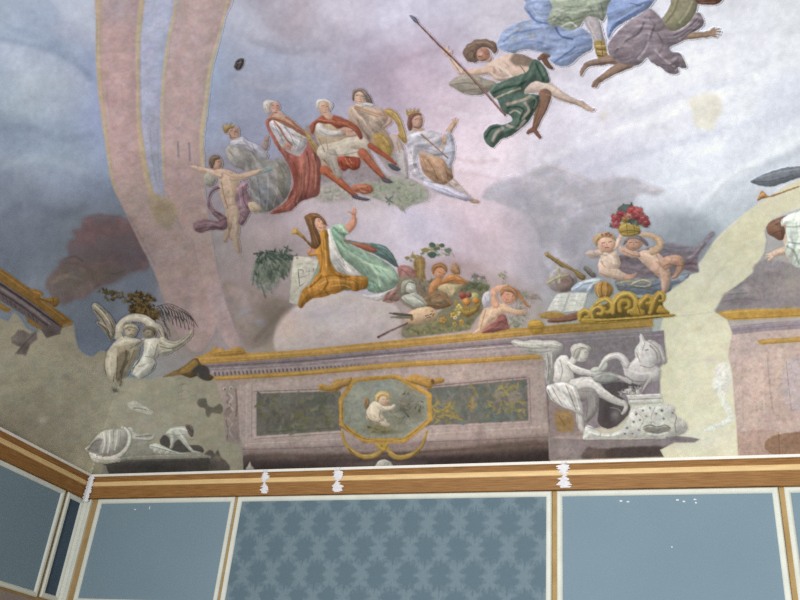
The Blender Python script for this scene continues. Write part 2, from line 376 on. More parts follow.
def sky_colour(x, y):
    wx = np.clip(x, -20, 820)+9*vnoise(x, y, 30, 1)*2; wy = np.clip(y, -20, 470)+9*vnoise(x, y, 30, 2)*2
    num = np.zeros(x.shape+(3,)); den = np.zeros(x.shape)
    for (a, b), c in zip(_sx, _sc):
        w = 1/((wx-a)**2+(wy-b)**2+160)**2; num += w[..., None]*c; den += w
    c = num/den[..., None]
    def soft(hexc, al, P, s):
        d = poly_sdf(x, y, crom(pts(P.split()), True))+6*vnoise(x, y, 11, 4); a = al*sstep(.5-d/(2*s)); c[:] = c*(1-a[..., None])+srgb(hexc)*a[..., None]
    def stroke(hexc, w, al, P):
        q = crom(pts(P.split()), False); D = np.full(x.shape, 1e9)
        for i in range(len(q)-1): D = np.minimum(D, seg_dist(x, y, q[i], q[i+1])[0])
        a = al*sstep(1.2-(D+2*vnoise(x, y, 7, 8))/w); c[:] = c*(1-a[..., None])+srgb(hexc)*a[..., None]
    soft('b4bccb', .35, '0,38 30,42 62,55 85,72 80,110 50,120 20,90 0,80', 10)
    stroke('93a0b4', 5, .4, '10,28 40,38 65,52 88,72'); stroke('bcc3cf', 4, .4, '70,8 88,20 97,30')
    soft('8f9db2', .35, '0,115 40,118 70,128 60,150 20,150 0,145', 12); soft('aab5c4', .3, '10,160 60,165 95,150 90,175 40,185', 14)
    soft('9aa3bb', .22, '205,100 245,92 290,98 330,95 320,112 270,120 230,130 206,140', 14)
    soft('b9bccb', .45, '232,40 255,50 262,72 242,82 228,70', 12); soft('c6c0cb', .3, '300,55 330,60 340,72 300,70', 12)
    soft('b9acb6', .5, '330,62 372,66 385,90 352,84', 12); soft('b3a5b2', .35, '350,38 402,20 385,36 352,48', 6)
    soft('dcd0da', .6, '315,0 430,0 410,22 372,30 345,18', 14); soft('dccfd8', .6, '395,55 425,62 440,100 410,100 395,75', 14)
    soft('b9aab6', .3, '420,30 450,20 470,40 440,60', 14); soft('e6d6da', .6, '450,150 500,120 520,160 480,180 455,172', 16)
    soft('d9c2c4', .5, '410,185 460,178 490,185 470,210 430,210', 16); stroke('c4a9ad', 2.2, .35, '452,158 475,162 498,160')
    soft('efe9ee', .5, '600,112 650,90 720,80 720,110 650,140 610,140', 22); stroke('f0ebf0', 4, .6, '570,142 610,132 650,122 690,108')
    soft('d6d2de', .4, '764,118 790,95 800,90 800,112 775,132', 8); soft('ece8ee', .6, '772,138 800,122 800,150 762,152', 5)
    soft('c3cad3', .6, '55,-5 97,-5 97,45 84,32 66,18', 6); stroke('7f8da2', 4, .35, '0,40 25,44 50,50 70,60 92,78'); soft('c9cfd7', .35, '0,46 28,50 60,62 86,84 60,92 20,84', 9); stroke('7d8a9e', 6, .3, '0,130 30,128 60,140 90,135'); stroke('b9c2cc', 6, .3, '5,165 40,158 80,170'); stroke('6c7688', 7, .3, '5,215 30,205 60,215 85,205')
    stroke('f7f4f6', 6, .55, '548,158 610,134 690,106 790,62'); stroke('cfcdd9', 6, .5, '585,172 650,150 720,132 800,108'); stroke('f5f2f4', 4, .5, '600,100 660,70 730,50'); stroke('dcd8de', 5, .5, '640,60 700,40 770,30'); stroke('d6d4de', 6, .4, '620,120 690,92 750,80')
    stroke('b5b6c0', 6, .5, '700,228 722,200 752,176 800,150'); stroke('f2f0f3', 4, .5, '690,215 712,190 745,168 800,138'); soft('c0bfc8', .5, '668,205 700,200 716,218 700,240 672,228', 8); stroke('efeaf0', 3, .5, '660,188 690,180 712,178')
    stroke('c2adb9', 4, .4, '400,60 440,50 470,58'); stroke('eadfe4', 4, .5, '440,108 480,118 520,112'); stroke('c9b3b8', 3, .45, '430,178 460,172 500,180'); stroke('a39aa6', 5, .35, '250,40 290,52 330,48'); stroke('c6c4cf', 4, .4, '235,80 270,88 300,82')
    soft('e2d6c0', .7, '690,102 702,93 718,96 721,112 712,130 698,126 692,116', 4); soft('e9e1d6', .5, '695,104 706,100 712,112 704,120', 4)
    soft('d8cbb4', .4, '600,113 606,114 605,120 600,120', 2)
    soft('dfd8e1', .5, '640,195 690,182 720,165 745,160 720,195 690,208 655,210', 10)
    stroke('b5b0b4', 2.5, .35, '712,200 722,186 740,172 756,168'); soft('cbc7cf', .45, '712,200 730,180 760,172 735,200 712,218', 8)
    soft('e1d2d4', .6, '320,200 372,195 400,215 405,240 380,225 350,212', 12)
    soft('c9c2d2', .4, '386,212 410,205 440,225 420,245 398,238', 10)
    for hexc, al, P, s_ in (('9d8a86', .5, '385,305 392,280 420,262 455,258 500,272 535,290 548,318 520,330 440,340 395,336', 9), ('a89a9c', .5, '250,255 275,240 300,250 300,300 270,320 250,300', 12), ('9f949c', .4, '195,165 230,150 275,165 300,205 260,225 230,232 205,215', 9), ('a79f9f', .35, '300,185 380,170 440,190 400,205 330,208', 7), ('9a939c', .45, '540,285 560,255 600,235 640,215 700,215 705,260 660,300 560,318', 9)):
        soft(hexc, al, P, s_)
    big = vnoise(x+.5*y, y*1.3-.4*x, 38, 24)+.6*vnoise(x+.4*y, y*1.5-.3*x, 17, 25)
    c *= (1+.055*big)[..., None]; lift = np.maximum(0, big)[..., None]*.12; c[:] = c*(1-lift)+srgb('e6e4e8')*lift
    n = .022*(vnoise(x, y, 16, 20)+vnoise(x*1.4+y*.6, y-x*.5, 8, 21))+.022*vnoise(x, y, 3.4, 22)+.018*vnoise(x, y, 1.7, 23)
    c *= (1+2*n)[..., None]
    return np.clip(c, 0, 1)
def vault():
    Vs, Qs = [], []; n0 = 0
    def add(P):
        nonlocal n0
        a, b = P.shape[:2]; i = np.arange(a*b).reshape(a, b)+n0
        Vs.append(P.reshape(-1, 3)); Qs.append(np.stack([i[:-1, :-1], i[1:, :-1], i[1:, 1:], i[:-1, 1:]], -1).reshape(-1, 4)); n0 += a*b
    th = np.linspace(0, math.pi/2, 170); d = RC*(1-np.cos(th)); z = ZC+HC*np.sin(th)
    ext = lambda n, far: np.linspace(0, 1, n)
    nb = 620; f = np.linspace(0, 1, nb)
    x = (LX+d)[:, None]+(1.2-(LX+d))[:, None]*f
    add(np.stack([x, np.broadcast_to((DY-d)[:, None], x.shape), np.broadcast_to(z[:, None], x.shape)], -1)[:, ::-1])
    x = np.broadcast_to(np.linspace(1.2, XMAX, 60), (len(d), 60))
    add(np.stack([x, np.broadcast_to((DY-d)[:, None], x.shape), np.broadcast_to(z[:, None], x.shape)], -1)[:, ::-1])
    nl = 480; f = np.linspace(0, 1, nl)
    y = (DY-d)[:, None]+(2.0-(DY-d))[:, None]*f
    add(np.stack([np.broadcast_to((LX+d)[:, None], y.shape), y, np.broadcast_to(z[:, None], y.shape)], -1))
    y = np.broadcast_to(np.linspace(2.0, YMIN, 50), (len(d), 50))
    add(np.stack([np.broadcast_to((LX+d)[:, None], y.shape), y, np.broadcast_to(z[:, None], y.shape)], -1))
    X, Y = np.meshgrid(np.concatenate([np.linspace(LX+RC, 1.2, 430), np.linspace(1.25, XMAX, 50)]), np.concatenate([np.linspace(DY-RC, 2.0, 300), np.linspace(1.95, YMIN, 40)]), indexing='xy')
    add(np.stack([X, Y, np.full(X.shape, ZC+HC)], -1))
    V = np.concatenate(Vs); Q = np.concatenate(Qs)
    px, py = project(V)
    q = (V-EYE)@fw; px = np.where(q < .5, 400, px); py = np.where(q < .5, -20, py)
    for j in range(0, CH, 62):
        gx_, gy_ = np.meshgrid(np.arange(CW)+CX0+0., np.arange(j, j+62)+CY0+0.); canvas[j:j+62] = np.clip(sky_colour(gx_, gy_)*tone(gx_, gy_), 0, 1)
    c = under(np.clip(px, -150, 1230), np.clip(py, -250, 540))
    o = link_mesh('ceiling', V, Q, M_PAINT, smooth=True)
    lv = light_level(V); set_paint(o, np.concatenate([tolin(c)/lv[:, None], np.ones((len(V), 1))], 1))
    tag(o, 'high coved ceiling painted with a pale clouded sky', 'ceiling', kind='structure')
vault()

# ================================================================== WALLS, CORNICE, PANELS
K = dict(trim='D4D8CE', gap='9A7B50', wood='A06E36', strip='D3AC74', fillet='E2E0D6', blue='768A98', blue_dark='5B6C7C', damask='5F7A8C', dado='9A9088')
M_WOOD = plain_mat('oak_cornice_wood', 'A37A49', .55, .1, 4, (1.2, 1.2, 30), .2, dark='83592E')
M_STRIP = plain_mat('light_gilt_wood', 'EBCB92', .5, .08, 4, (1, 1, 8), .3)
M_FILLET = plain_mat('off_white_paint', 'F6F4EC', .6, .03)
M_TRIM = plain_mat('cream_white_trim_paint', 'E4E8DD', .6, .035, 6)
M_GAP = plain_mat('tan_wall_paint', 'B49A6C', .8, .06, 5, dark='A58A5C')
M_BLUE = plain_mat('grey_blue_panel_paint', '8097A4', .8, .02, 1.3)
M_NARROW = plain_mat('dark_slate_blue_paint', '4F6274', .8, .05, 3)
M_DADO = plain_mat('mauve_grey_wall_paint', '9C918A', .8, .05, 3)
M_PLASTER = plain_mat('white_filler_plaster', 'EDEDF0', .9, .05, 30)
def damask_mat():
    m, nt, b = principled('blue_damask_fabric', .7); N = nt.nodes.new; L = nt.links.new
    tc = N('ShaderNodeTexCoord'); sp = N('ShaderNodeSeparateXYZ'); L(tc.outputs['Object'], sp.inputs[0])
    def M(op, a, b_=None, c=None):
        n = N('ShaderNodeMath'); n.operation = op
        for i, v in enumerate((a, b_, c)):
            if v is None: continue
            if isinstance(v, (int, float)): n.inputs[i].default_value = v
            else: L(v, n.inputs[i])
        return n.outputs[0]
    PX, PZ = .343, .53
    u = M('DIVIDE', sp.outputs[0], PX); w = M('DIVIDE', sp.outputs[2], PZ)
    def motif(du, dw, amp):
        a = M('ABSOLUTE', M('SUBTRACT', M('FRACT', M('ADD', u, du)), .5)); c = M('SUBTRACT', M('FRACT', M('ADD', w, dw)), .5)
        ca_ = M('MULTIPLY', a, PX/.285*2.0); cc_ = M('MULTIPLY', c, 2.0)
        r = M('SQRT', M('ADD', M('MULTIPLY', ca_, ca_), M('MULTIPLY', cc_, cc_)))
        an = M('ARCTAN2', cc_, ca_)
        petal = M('ADD', M('MULTIPLY', M('COSINE', M('MULTIPLY', an, 6.0)), .13), M('ADD', M('MULTIPLY', M('COSINE', M('MULTIPLY', an, 14.0)), .06), amp))
        return M('SUBTRACT', petal, r)
    d1 = motif(0, 0, .47); d2 = motif(.5, .5, .47)
    d = M('MAXIMUM', d1, d2)
    # ogee trellis between the flowers
    uu = M('ABSOLUTE', M('SUBTRACT', M('FRACT', u), .5)); og = M('ABSOLUTE', M('SUBTRACT', uu, M('ADD', .25, M('MULTIPLY', M('COSINE', M('MULTIPLY', w, 6.2832)), .19))))
    tr = M('SUBTRACT', M('ADD', .062, M('MULTIPLY', M('COSINE', M('MULTIPLY', w, 37.7)), .04)), og)
    no = N('ShaderNodeTexNoise'); no.inputs['Scale'].default_value = 30; no.inputs['Detail'].default_value = 4; L(tc.outputs['Object'], no.inputs['Vector'])
    d = M('MAXIMUM', d, M('MULTIPLY', tr, 2.2)); d = M('ADD', d, M('MULTIPLY', M('SUBTRACT', no.outputs[0], .5), .75))
    mr = N('ShaderNodeMapRange'); L(d, mr.inputs[0]); mr.inputs[1].default_value = -.16; mr.inputs[2].default_value = .16
    mx = N('ShaderNodeMix'); mx.data_type = 'RGBA'; L(mr.outputs[0], mx.inputs[0])
    mx.inputs[6].default_value = (*lin('637985'), 1); mx.inputs[7].default_value = (*lin('778B95'), 1)
    L(mx.outputs[2], b.inputs['Base Color']); return m
M_DAMASK = damask_mat()

PR = .11                                    # how far the cornice stands out
def xb(px, py, out=0.0): return on_plane(np.array([float(px)]), np.array([float(py)]), 1, DY-out)[0]
def yl(px, py, out=0.0): return on_plane(np.array([float(px)]), np.array([float(py)]), 0, LX+out)[0]
def zrow(a, b, out): return (xb(*a, out)[2]+xb(*b, out)[2])/2
z_f1 = zrow((240, 471.0), (553, 460.6), PR); z_f0 = zrow((240, 473.4), (553, 463.2), PR)
z_s1 = zrow((240, 479.2), (553, 469.6), .08); z_s0 = zrow((240, 484.0), (553, 475.8), .08)
z_w0 = zrow((240, 495.4), (553, 489.6), .05); z_t1 = zrow((240, 496.4), (553, 490.8), .035); z_t0 = zrow((240, 502.2), (553, 497.6), .035)
def wallbox(name, a, b, mat):
    m = MB(); m.box(a, b); o = m.build(name, mat); return tag(o, kind='structure')
ZT = ZC+.02
tag(wallbox('wall_back', (LX-.2, DY, 0), (XMAX, DY+.2, ZT), M_GAP), 'tan back wall under the cornice behind the panels', 'wall')
tag(wallbox('wall_left', (LX-.2, YMIN, 0), (LX, DY, ZT), M_GAP), 'tan left wall under the cornice behind the panels', 'wall')
def run(name, prof, mat, parent, left):
    """a moulding of the profile (out, z) along one wall, mitred at the corner"""
    m = MB(); rows = []
    for o_, z in prof:
        if left: rows.append([(LX+o_, DY-o_, z), (LX+o_, YMIN, z)])
        else: rows.append([(LX+o_, DY-o_, z), (XMAX, DY-o_, z)])
    m.quadstrip(rows); return m.build(name, mat, parent)
for left, nm in ((False, 'trim_1'), (True, 'trim_2')):
    root = empty(nm, (LX, DY, z_w0)); tag(root, 'brown wooden cornice moulding along the %s wall' % ('left' if left else 'back'), 'cornice', kind='structure')
    run('wooden_moulding', [(0, z_w0-.004), (.05, z_w0), (.055, z_w0+.03), (.075, z_s0-.03), (.08, z_s0), (.08, z_s1), (.083, z_s1+.01), (.10, z_f0-.01), (PR, z_f0), (0, z_f0+.004)], M_WOOD, root, left)
    run('gilt_strip', [(.078, z_s0+.002), (.092, z_s0+.006), (.096, (z_s0+z_s1)/2), (.092, z_s1-.004), (.078, z_s1)], M_STRIP, root, left)
    run('white_fillet', [(.1, z_f0-.002), (PR+.008, z_f0), (PR+.008, z_f1), (0, z_f1+.004)], M_FILLET, root, left)
# ---- panels: thing > frame, field
TP = .035
def panel(name, label, left, a0, a1, z0, z1, wid, mat, fieldname='field', sides=(1, 1), group=None):
    m0 = (LX+TP, a0, z0) if left else (a0, DY-TP, z0)
    root = empty(name, m0); tag(root, label, 'wall panel', group)
    def P(a, o_, z): return (LX+o_, a, z) if left else (a, DY-o_, z)
    fr = MB(); s = -1 if left and a1 < a0 else 1
    A, B = min(a0, a1), max(a0, a1)
    prof = [(0, 0), (0, TP*.7), (wid*.15, TP), (wid*.5, TP), (wid*.68, TP*.8), (wid*.8, TP*.5), (wid*.8, .004)]
    rows = []
    for i, o_ in prof:
        rows.append([P(A+i, o_, z0+i), P(B-i, o_, z0+i), P(B-i, o_, z1-i), P(A+i, o_, z1-i), P(A+i, o_, z0+i)])
    fr.quadstrip(rows); fr.build('frame', M_TRIM, root)
    fd = MB(); w = wid*.75; fd.box(P(A+w, .003, z0+w), P(B-w, .012, z1-w)); o = fd.build(fieldname, mat, root)
    return root
zb0 = xb(100, 603.5, TP)[2]; ZB = zb0
X_ = lambda px, py: xb(px, py, TP)[0]
wid = z_t1-z_t0
panel('wall_panel', 'plain grey blue panel in white frame next to the room corner', False, X_(98.2, 498.6), X_(234.8, 497.2), zb0, z_t1, wid, M_BLUE)
panel('wall_panel', 'blue damask panel with woven flower pattern in white frame', False, X_(237.8, 496.8), X_(551.4, 491), zb0, z_t1, wid, M_DAMASK, 'damask_fabric')
panel('wall_panel', 'plain grey blue panel right of the damask, flecked with white paint', False, X_(556.8, 491), X_(778, 487.6), zb0, z_t1, wid, M_BLUE)
panel('wall_panel', 'panel cut off by the right edge, only its white frame edge showing', False, X_(784, 487.4), X_(784, 487.4)+2.3, zb0, z_t1, wid, M_BLUE)
xcr = X_(85.5, 510); panel('wall_panel', 'very narrow white panel with thin blue slit right of the corner', False, LX+.012, X_(88.4, 510), zb0, z_t1, .075, M_NARROW)
zl1 = yl(0, 459.6, TP)[2]; zl0 = yl(0, 585.6, TP)[2]; yl1 = yl(66.4, 491, TP)[1]
panel('wall_panel', 'dark grey blue panel in white frame on the left wall', True, yl1, yl1-2.6, (zl0+yl(35, 596.7, TP)[2])/2, z_t1, wid, M_BLUE)
panel('wall_panel', 'narrow slate blue strip panel on left wall beside the corner', True, yl(64.6, 510, TP)[1], DY-.012, zb0, z_t1, .075, M_NARROW)
m = MB(); m.box((LX, YMIN, .1), (LX+.012, yl1+.03, (zl0+yl(35, 596.7, TP)[2])/2-.03)); tag(m.build('wall_left_dado', M_DADO), 'mauve grey painted dado under the left wall panel', 'wall', kind='structure')

# ---- white filler smears on the cornice, flecks on the panel
def smear(px, label, n, seed, W=.034):
    r = random.Random(seed); m = MB()
    pr = [(.053, z_w0+.015), (.06, z_w0+.05), (.079, z_s0-.03), (.085, z_s0-.004), (.099, (z_s0+z_s1)/2), (.096, z_s1+.004), (.104, z_f0-.012), (PR+.012, z_f0), (PR+.012, z_f1-.004)]
    # densify
    D = []
    for (a, b), (c, d) in zip(pr[:-1], pr[1:]):
        for k in range(5): t = k/5; D.append((a+(c-a)*t, b+(d-b)*t))
    rows = []; x0 = xb(px, 483 if px < 400 else 475, .08)[0]; k = len(D)
    for i, (o_, z) in enumerate(D):
        f = i/k; w = W*(.45+.9*abs(math.sin(f*6.5+.6))**1.3)*r.uniform(.55, 1.35); sh = r.uniform(-.012, .012)
        rows.append([(x0+sh+w*u, DY-o_-.006*(1-abs(u)**2)-.002, z) for u in (-1, -.5, 0, .5, 1)])
    m.quadstrip(rows); return tag(m.build('filler_smear', M_PLASTER), label, 'plaster smear', 'white filler smears on the cornice')
smear(265, 'white filler smear on cornice above the damask panel corner', 3, 1)
smear(337.5, 'white filler smear on cornice below the medallion, second from the left', 3, 2, .042)
smear(564, 'white filler smear on cornice right of the damask panel', 3, 5, .045)
def corner_smear():
    r = random.Random(9); m = MB(); rows = []
    for i in range(26):
        f = i/25; z = z_w0-.05+(z_f0-z_w0+.05)*f; o_ = .06+(PR-.05)*f+.012; a = .02+.03*r.random()*(1 if f < .9 else .3); b = .02+.03*r.random()
        rows.append([(LX+o_-.004, DY-o_-a-.01, z), (LX+o_+.004, DY-o_-.004, z), (LX+o_+.01+b, DY-o_+.004, z)])
    m.quadstrip(rows); tag(m.build('filler_smear', M_PLASTER), 'white filler smear running down the cornice in the room corner', 'plaster smear', 'white filler smears on the cornice')
corner_smear()
def flecks(spots, label):
    r = random.Random(len(spots)); m = MB()
    for x, y, sx, sy in spots:
        c = xb(x, y, .014); q = [(c[0]+sx*.011*math.cos(a)*r.uniform(.6, 1.2), DY-.0135, c[2]+sy*.011*math.sin(a)*r.uniform(.6, 1.2)) for a in np.linspace(0, 6.283, 9)[:-1]]
        n = len(m.v); m.v += q+[(c[0], DY-.017, c[2])]; m.f += [(n+i, n+(i+1) % 8, n+8) for i in range(8)]
    return m
for (x, y, sx, sy), lb in (((621, 501, 1.7, 1), 'white paint fleck at top left of the panel right of the damask'), ((628, 501.8, 1.7, .8), 'second white paint fleck from the left on that top edge'),
        ((677.5, 500, 1.8, .9), 'white paint fleck at the top middle of the right panel'), ((684, 501.5, 1.6, .9), 'lower white fleck beside the middle fleck on right panel'),
        ((695, 499.5, 1.7, .8), 'upper of two stacked white flecks on the right panel'), ((696, 502.8, 1.1, .9), 'lower of two stacked white flecks on the right panel'),
        ((672, 547, .8, .8), 'lone tiny white fleck in the middle of right panel'),
        ((101, 507.5, 1, .8), 'tiny white fleck at top left corner of the panel by the corner'), ((135, 509.5, 1.8, .8), 'white scuff on the top of the panel by the corner'), ((149.5, 508, .7, 2.2), 'short vertical white scuff on panel by the corner')):
    tag(flecks([(x, y, sx, sy)], lb).build('paint_fleck', M_PLASTER), lb, 'paint fleck', 'white paint flecks on the panels')

# ================================================================== LIGHT
w = bpy.data.worlds.new('world'); sc.world = w; w.use_nodes = True
bg = w.node_tree.nodes['Background']; bg.inputs[0].default_value = (.96, .98, 1, 1); bg.inputs[1].default_value = WORLD
def area(name, loc, target, sx, sy, power, colr=(1, .98, .95)):
    l = bpy.data.lights.new(name, 'AREA'); l.shape = 'RECTANGLE'; l.size = sx; l.size_y = sy; l.energy = power; l.color = colr
    o = bpy.data.objects.new(name, l); col.objects.link(o); o.location = loc
    o.rotation_euler = (Vector(target)-Vector(loc)).to_track_quat('-Z', 'Y').to_euler(); return o
area('gradient_light', (-3.0, -3.0, 2.5), (3.0, 3.0, 3.6), 4.5, 3.4, POWER)  # added lamp out of view, aimed so the left wall stays dimmer
# PAINT BEGIN
V0 = (0, 0, 1); V1 = (400, 0, 4); V2 = (520, 0, 3.636); V3 = (180, 80, 3.75); V4 = (250, 80, 4.617); V5 = (340, 75, 4.286); V6 = (240, 195, 4.288); V7 = (370, 230, 4.706)
V8 = (520, 195, 4); V9 = (640, 150, 3.531); V10 = (500, 320, 4); V11 = (640, 300, 3.531); V12 = (180, 340, 4); V13 = (360, 340, 4); V14 = (60, 280, 5); V15 = (60, 380, 5)
V16 = (0, 240, 5); V17 = (140, 200, 2.857); V18 = (0, 300, 3.333); V19 = (0, 0, 3.333); V20 = (0, 190, 4)

# ------------------------------------------------------------------ clouds and the painted arch
T('rose_cloud', 'dark rose brown painted cloud left of the pink arch', 'painted cloud', V20,
  """P 7d6a72 335,115 365,100 400,95 440,100 490,105 540,150 580,230 595,310 550,325 500,345 450,375 400,390 340,430 300,440 250,462 210,430 185,390 185,360 200,340 230,310 240,280 275,262 268,225 275,205 300,190 290,160 320,150
  e 8a6a70 350,180 90,60 .6; e 8a6c70 480,160 70,45 .5; e 6b5c66 500,270 110,50 .7; e 6f655c 280,350 110,70 .85; s 5a4c40 10 .5 260,275 300,265 330,285; s 564a3c 8 .5 420,330 470,335 500,320; s 8a7f74 10 .4 230,350 290,330; s 5f5448 14 .4 220,420 290,400 330,360; e 6f6a66 220,420 70,50 .6; e 6f6558 420,330 70,30 .6; e 857872 330,390 60,25 .5
  s 5f5552 14 .4 250,290 330,300 350,320; s 8f827c 12 .4 210,370 270,345 330,360; s 665a56 16 .35 380,390 450,340 560,310; s 977a7e 8 .4 340,130 400,110 480,115""", feather=2.6, g=1.0, form=.05)
T('white_cloud', 'broad white and pink painted cloud under the woman with the tablet', 'painted cloud', V17,
  """P d0c2c0 385,370 400,330 430,310 470,295 500,275 560,262 620,268 680,280 730,300 745,340 740,375 690,395 560,410 470,425 390,430
  e dccdca 560,290 120,40 .6; e c3bfca 560,330 60,30 .7; e dbc0b2 420,360 35,45 .6; e e0d2d0 600,350 90,30 .5; e c0b2b6 690,370 60,25 .5; e b9b2c0 500,320 40,20 .4""", feather=1.8, g=1.0, form=.06)
T('brown_cloud', 'smoky brown painted cloud below the laurel branches', 'painted cloud', V17,
  """P 95867f 240,230 300,250 360,270 420,285 440,300 405,340 385,375 360,410 310,425 285,390 262,340 245,290
  e 7d7164 375,330 40,45 .8; e a6989a 290,300 40,50 .6; e 8b95b0 345,350 14,12 .5; e 8b95b0 300,320 16,10 .4; s 6b6055 14 .4 330,400 375,350 410,310""", feather=3.5, g=1.0, form=.05)
T('grey_cloud', 'large blue grey painted cloud below the flying spear bearer', 'painted cloud', V0,
  """P b9b5c1 482,197 492,185 508,178 522,176 534,169 548,165 560,168 574,172 584,177 596,181 604,181 618,177 634,178 648,184 664,190 655,196 640,194 632,204 625,214 600,226 585,250 566,282 548,268 540,245 532,226 520,212 500,204
  e a6a3b3 512,193 20,9 .8; e aaa8b6 530,205 26,8 .6; e c2bec9 560,185 22,14 .5; e a9a6b1 565,235 26,30 .6; e c6c0c9 600,192 30,9 .5; e b4aeb7 545,225 12,25 .4
  s cfc4ba 1.6 .6 536,169 549,165 561,168 575,173 584,178; s cdc2ba 1.5 .6 604,181 618,177 636,178 650,185 662,190; s 9fa0ae 2 .5 528,212 538,226 542,244; s d2cbd2 2 .4 560,205 580,196 605,195; s a3a0ae 3 .4 575,210 600,203 625,198""", feather=3.2, g=1.1, form=.05)
T('painted_arch', 'pair of curved pink painted bands edged in ochre, left of the court figures', 'painted arch', V0, [
  ('outer_pink_band', """P c0a3a1 98,-10 97.5,30 97.5,60 100,99 105,135 111,177 117,195 126,214 138,240 151,265 165,300 176,330 196,352 215,330 212,300 200,270 188,240 172,218 157,205 148,180 142,130 140,90 140,40 144,-10
  e ada0ab 120,8 16,14 .7; e c9a8a6 121,60 14,40 .5; e b39793 125,98 12,8 .4; e caa9a9 120,140 15,28 .5; e b9aaa8 140,200 24,20 .6; e b8a4a4 165,250 30,30 .7; e a6908f 180,310 25,30 .7; e a09098 150,245 10,30 .4; e b39c9c 195,330 20,20 .5
  s ab8f92 2 .3 107,85 108,100 110,115; s ab8f92 2 .3 121,85 124,105; s 8f8790 3 .4 128,215 142,240 155,265"""),
  ('inner_pink_band', """P c2a6a3 179,-10 174,20 168,45 165,70 163.5,90 162,120 163,150 163.5,177 166,200 178,222 190,245 200,270 208,300 216,325 232,350 240,345 232,322 222,290 217,270 212,240 209,221 205,195 204,160 202,135 205,115 207,99 210,75 214,54 222,25 231,-10
  e cbaeae 190,30 14,30 .5; e c3a09d 187,80 16,30 .5; e c5aaa9 184,130 16,20 .5; e b49ba0 186,185 16,25 .5; e baa3a4 205,250 20,30 .6; e a8989a 222,310 18,30 .7; e b08f8c 190,45 10,6 .4
  s 8d808e 2.2 .75 178,142 178.5,157; s 8d808e 2.2 .8 189,143 190,160; s a08d90 2.5 .4 178,222 184,245 188,260; s a78f90 2.5 .4 192,240 198,262; s 93867f 2 .4 168,195 180,225 190,250"""),
  ('grey_channel', """P b3b6cf 145,-10 142,20 140.5,40 140,70 140,100 142,128 145,150 148,178 153,196 158,205 163,196 163.5,177 163,150 162,120 163.5,90 165,70 168,45 174,20 178,-10
  e a3a4b4 152,120 9,16 .7; e c3c4d8 155,20 12,20 .5; e 9b9fb2 155,160 8,25 .7; e b9bbd4 151,70 8,22 .5; s 9b97a0 1.6 .5 140.5,45 140.5,90 142,120; s 8d90a2 1.6 .4 150,130 152,155 156,180; s 8d90a2 1.3 .4 158,130 158,155 160,180"""),
  ('ochre_edge', """L c0ab90 98.5,-10,2.6 98.5,30,2.6 98.5,60,2.6 101.5,99,2.4 106,135,2 112,177,1.6 118,196,1
  s c9b597 1 .5 99,20 99,60 102,99; s b09d8a 1 .4 97,20 97,60"""),
  ('ochre_edge', """L c2ad90 143,-10,3 139,30,2.8 137.5,60,2 138,90,1.7 138.5,120,2.2 142,150,2.8 147,177,2.6 154,200,3 163,214,3.6 170,222,2
  e bfae94 160,208 10,12 .6"""),
  ('ochre_edge', """L c5b094 178,-10,1.6 173,20,1.8 167.5,45,1.6 164.5,70,1.6 163,90,1.6 162,120,1.4 163,150,1.2 164,180,1"""),
  ('ochre_edge', """L c6b395 230,-10,1 222,25,1.2 214,54,1.8 209.5,75,2 206.5,99,2.2 203.5,120,2.4 201.5,140,2.4 202.5,160,1.8 204,175,1"""),
  ('ochre_capital', 'P b3a28c 148,198 156,194 166,198 176,206 176,218 170,228 160,226 152,214;e a08c70 163,207 9,8 .7;e b9a898 170,222 8,8 .6', dict(feather=2.5))], feather=1.3, g=.9, noise=.08, form=.05)

# ------------------------------------------------------------------ bare plaster
T('bare_plaster_patch', 'large grey beige patch of bare plaster in the left corner', 'plaster patch', V0,
  """Q a09985 -130,260 -20,322 0,318 8,322 14,312 20,318 26,328 36,334 46,322 56,327 66,326 74,324 75,336 78,348 84,354 92,357 101,350 108,352 106,370 112,376 140,378 152,379 163,376 176,377 184,374 190,379 200,372 210,374 217,384 224,388 226,410 232,432 240,450 248,480 -130,480
  e 8d8373 40,440 70,40 .8; e a89f90 120,400 60,40 .6; e ada58f 30,345 40,20 .6; e 8c8274 30,400 18,12 .45; e aaa496 90,370 25,10 .5; e a69b8a 200,400 20,25 .5; e 857b6b 15,425 35,22 .6; e a39c92 150,430 40,20 .4; e 958a78 70,400 20,25 .4; e 7c7262 60,450 30,12 .4
  e 8b847c 45,423 4,2 .6; e b4aca0 43,420 5,3 .5; e 7f786c 65,376 5,3 .5; s 8f8474 3 .3 0,385 40,378 80,380; s b0a797 3 .3 85,365 110,385 140,392; s 9a8f7f 4 .3 95,440 140,410 200,420; s 77705f 1 .4 112,387 118,391""", feather=1.1, g=1.1, form=0, noise=.075)
T('paint_remnant', 'dark remnant of painted moulding on bare plaster under the left cornice', 'paint remnant', V16,
  """Q 776e6a 90,450 115,450 135,462 150,470 182,452 186,495 150,525 128,580 105,572 72,570 100,535 60,515 52,490 75,470
  e 5d534f 130,540 40,25 .7; e 988d86 70,495 30,15 .6; s 4d4542 5 .6 90,560 130,510 175,465""", feather=1.1, form=0)
T('paint_remnant', 'brown flake of old paint left of the ornamented painted pilaster', 'paint remnant', V12,
  """P 6d675c 68,250 80,235 105,235 112,260 135,270 158,255 175,275 160,295 130,292 115,308 105,300 100,275 80,268
  e 5b554b 95,250 20,12 .5""", feather=.9, form=0)
T('paint_remnant', 'faint lilac grey smudges of old paint below the broken cornice end', 'paint remnant', V14,
  """S 8d8583 5 .7 575,535 620,520 645,525; S 857c80 5 .6 590,565 625,550 650,560; S 938a88 6 .5 575,500 610,490 640,490; S 847b7d 4 .6 590,600 640,592; S 8d8583 4 .5 610,510 605,600""", feather=1.0, form=0)
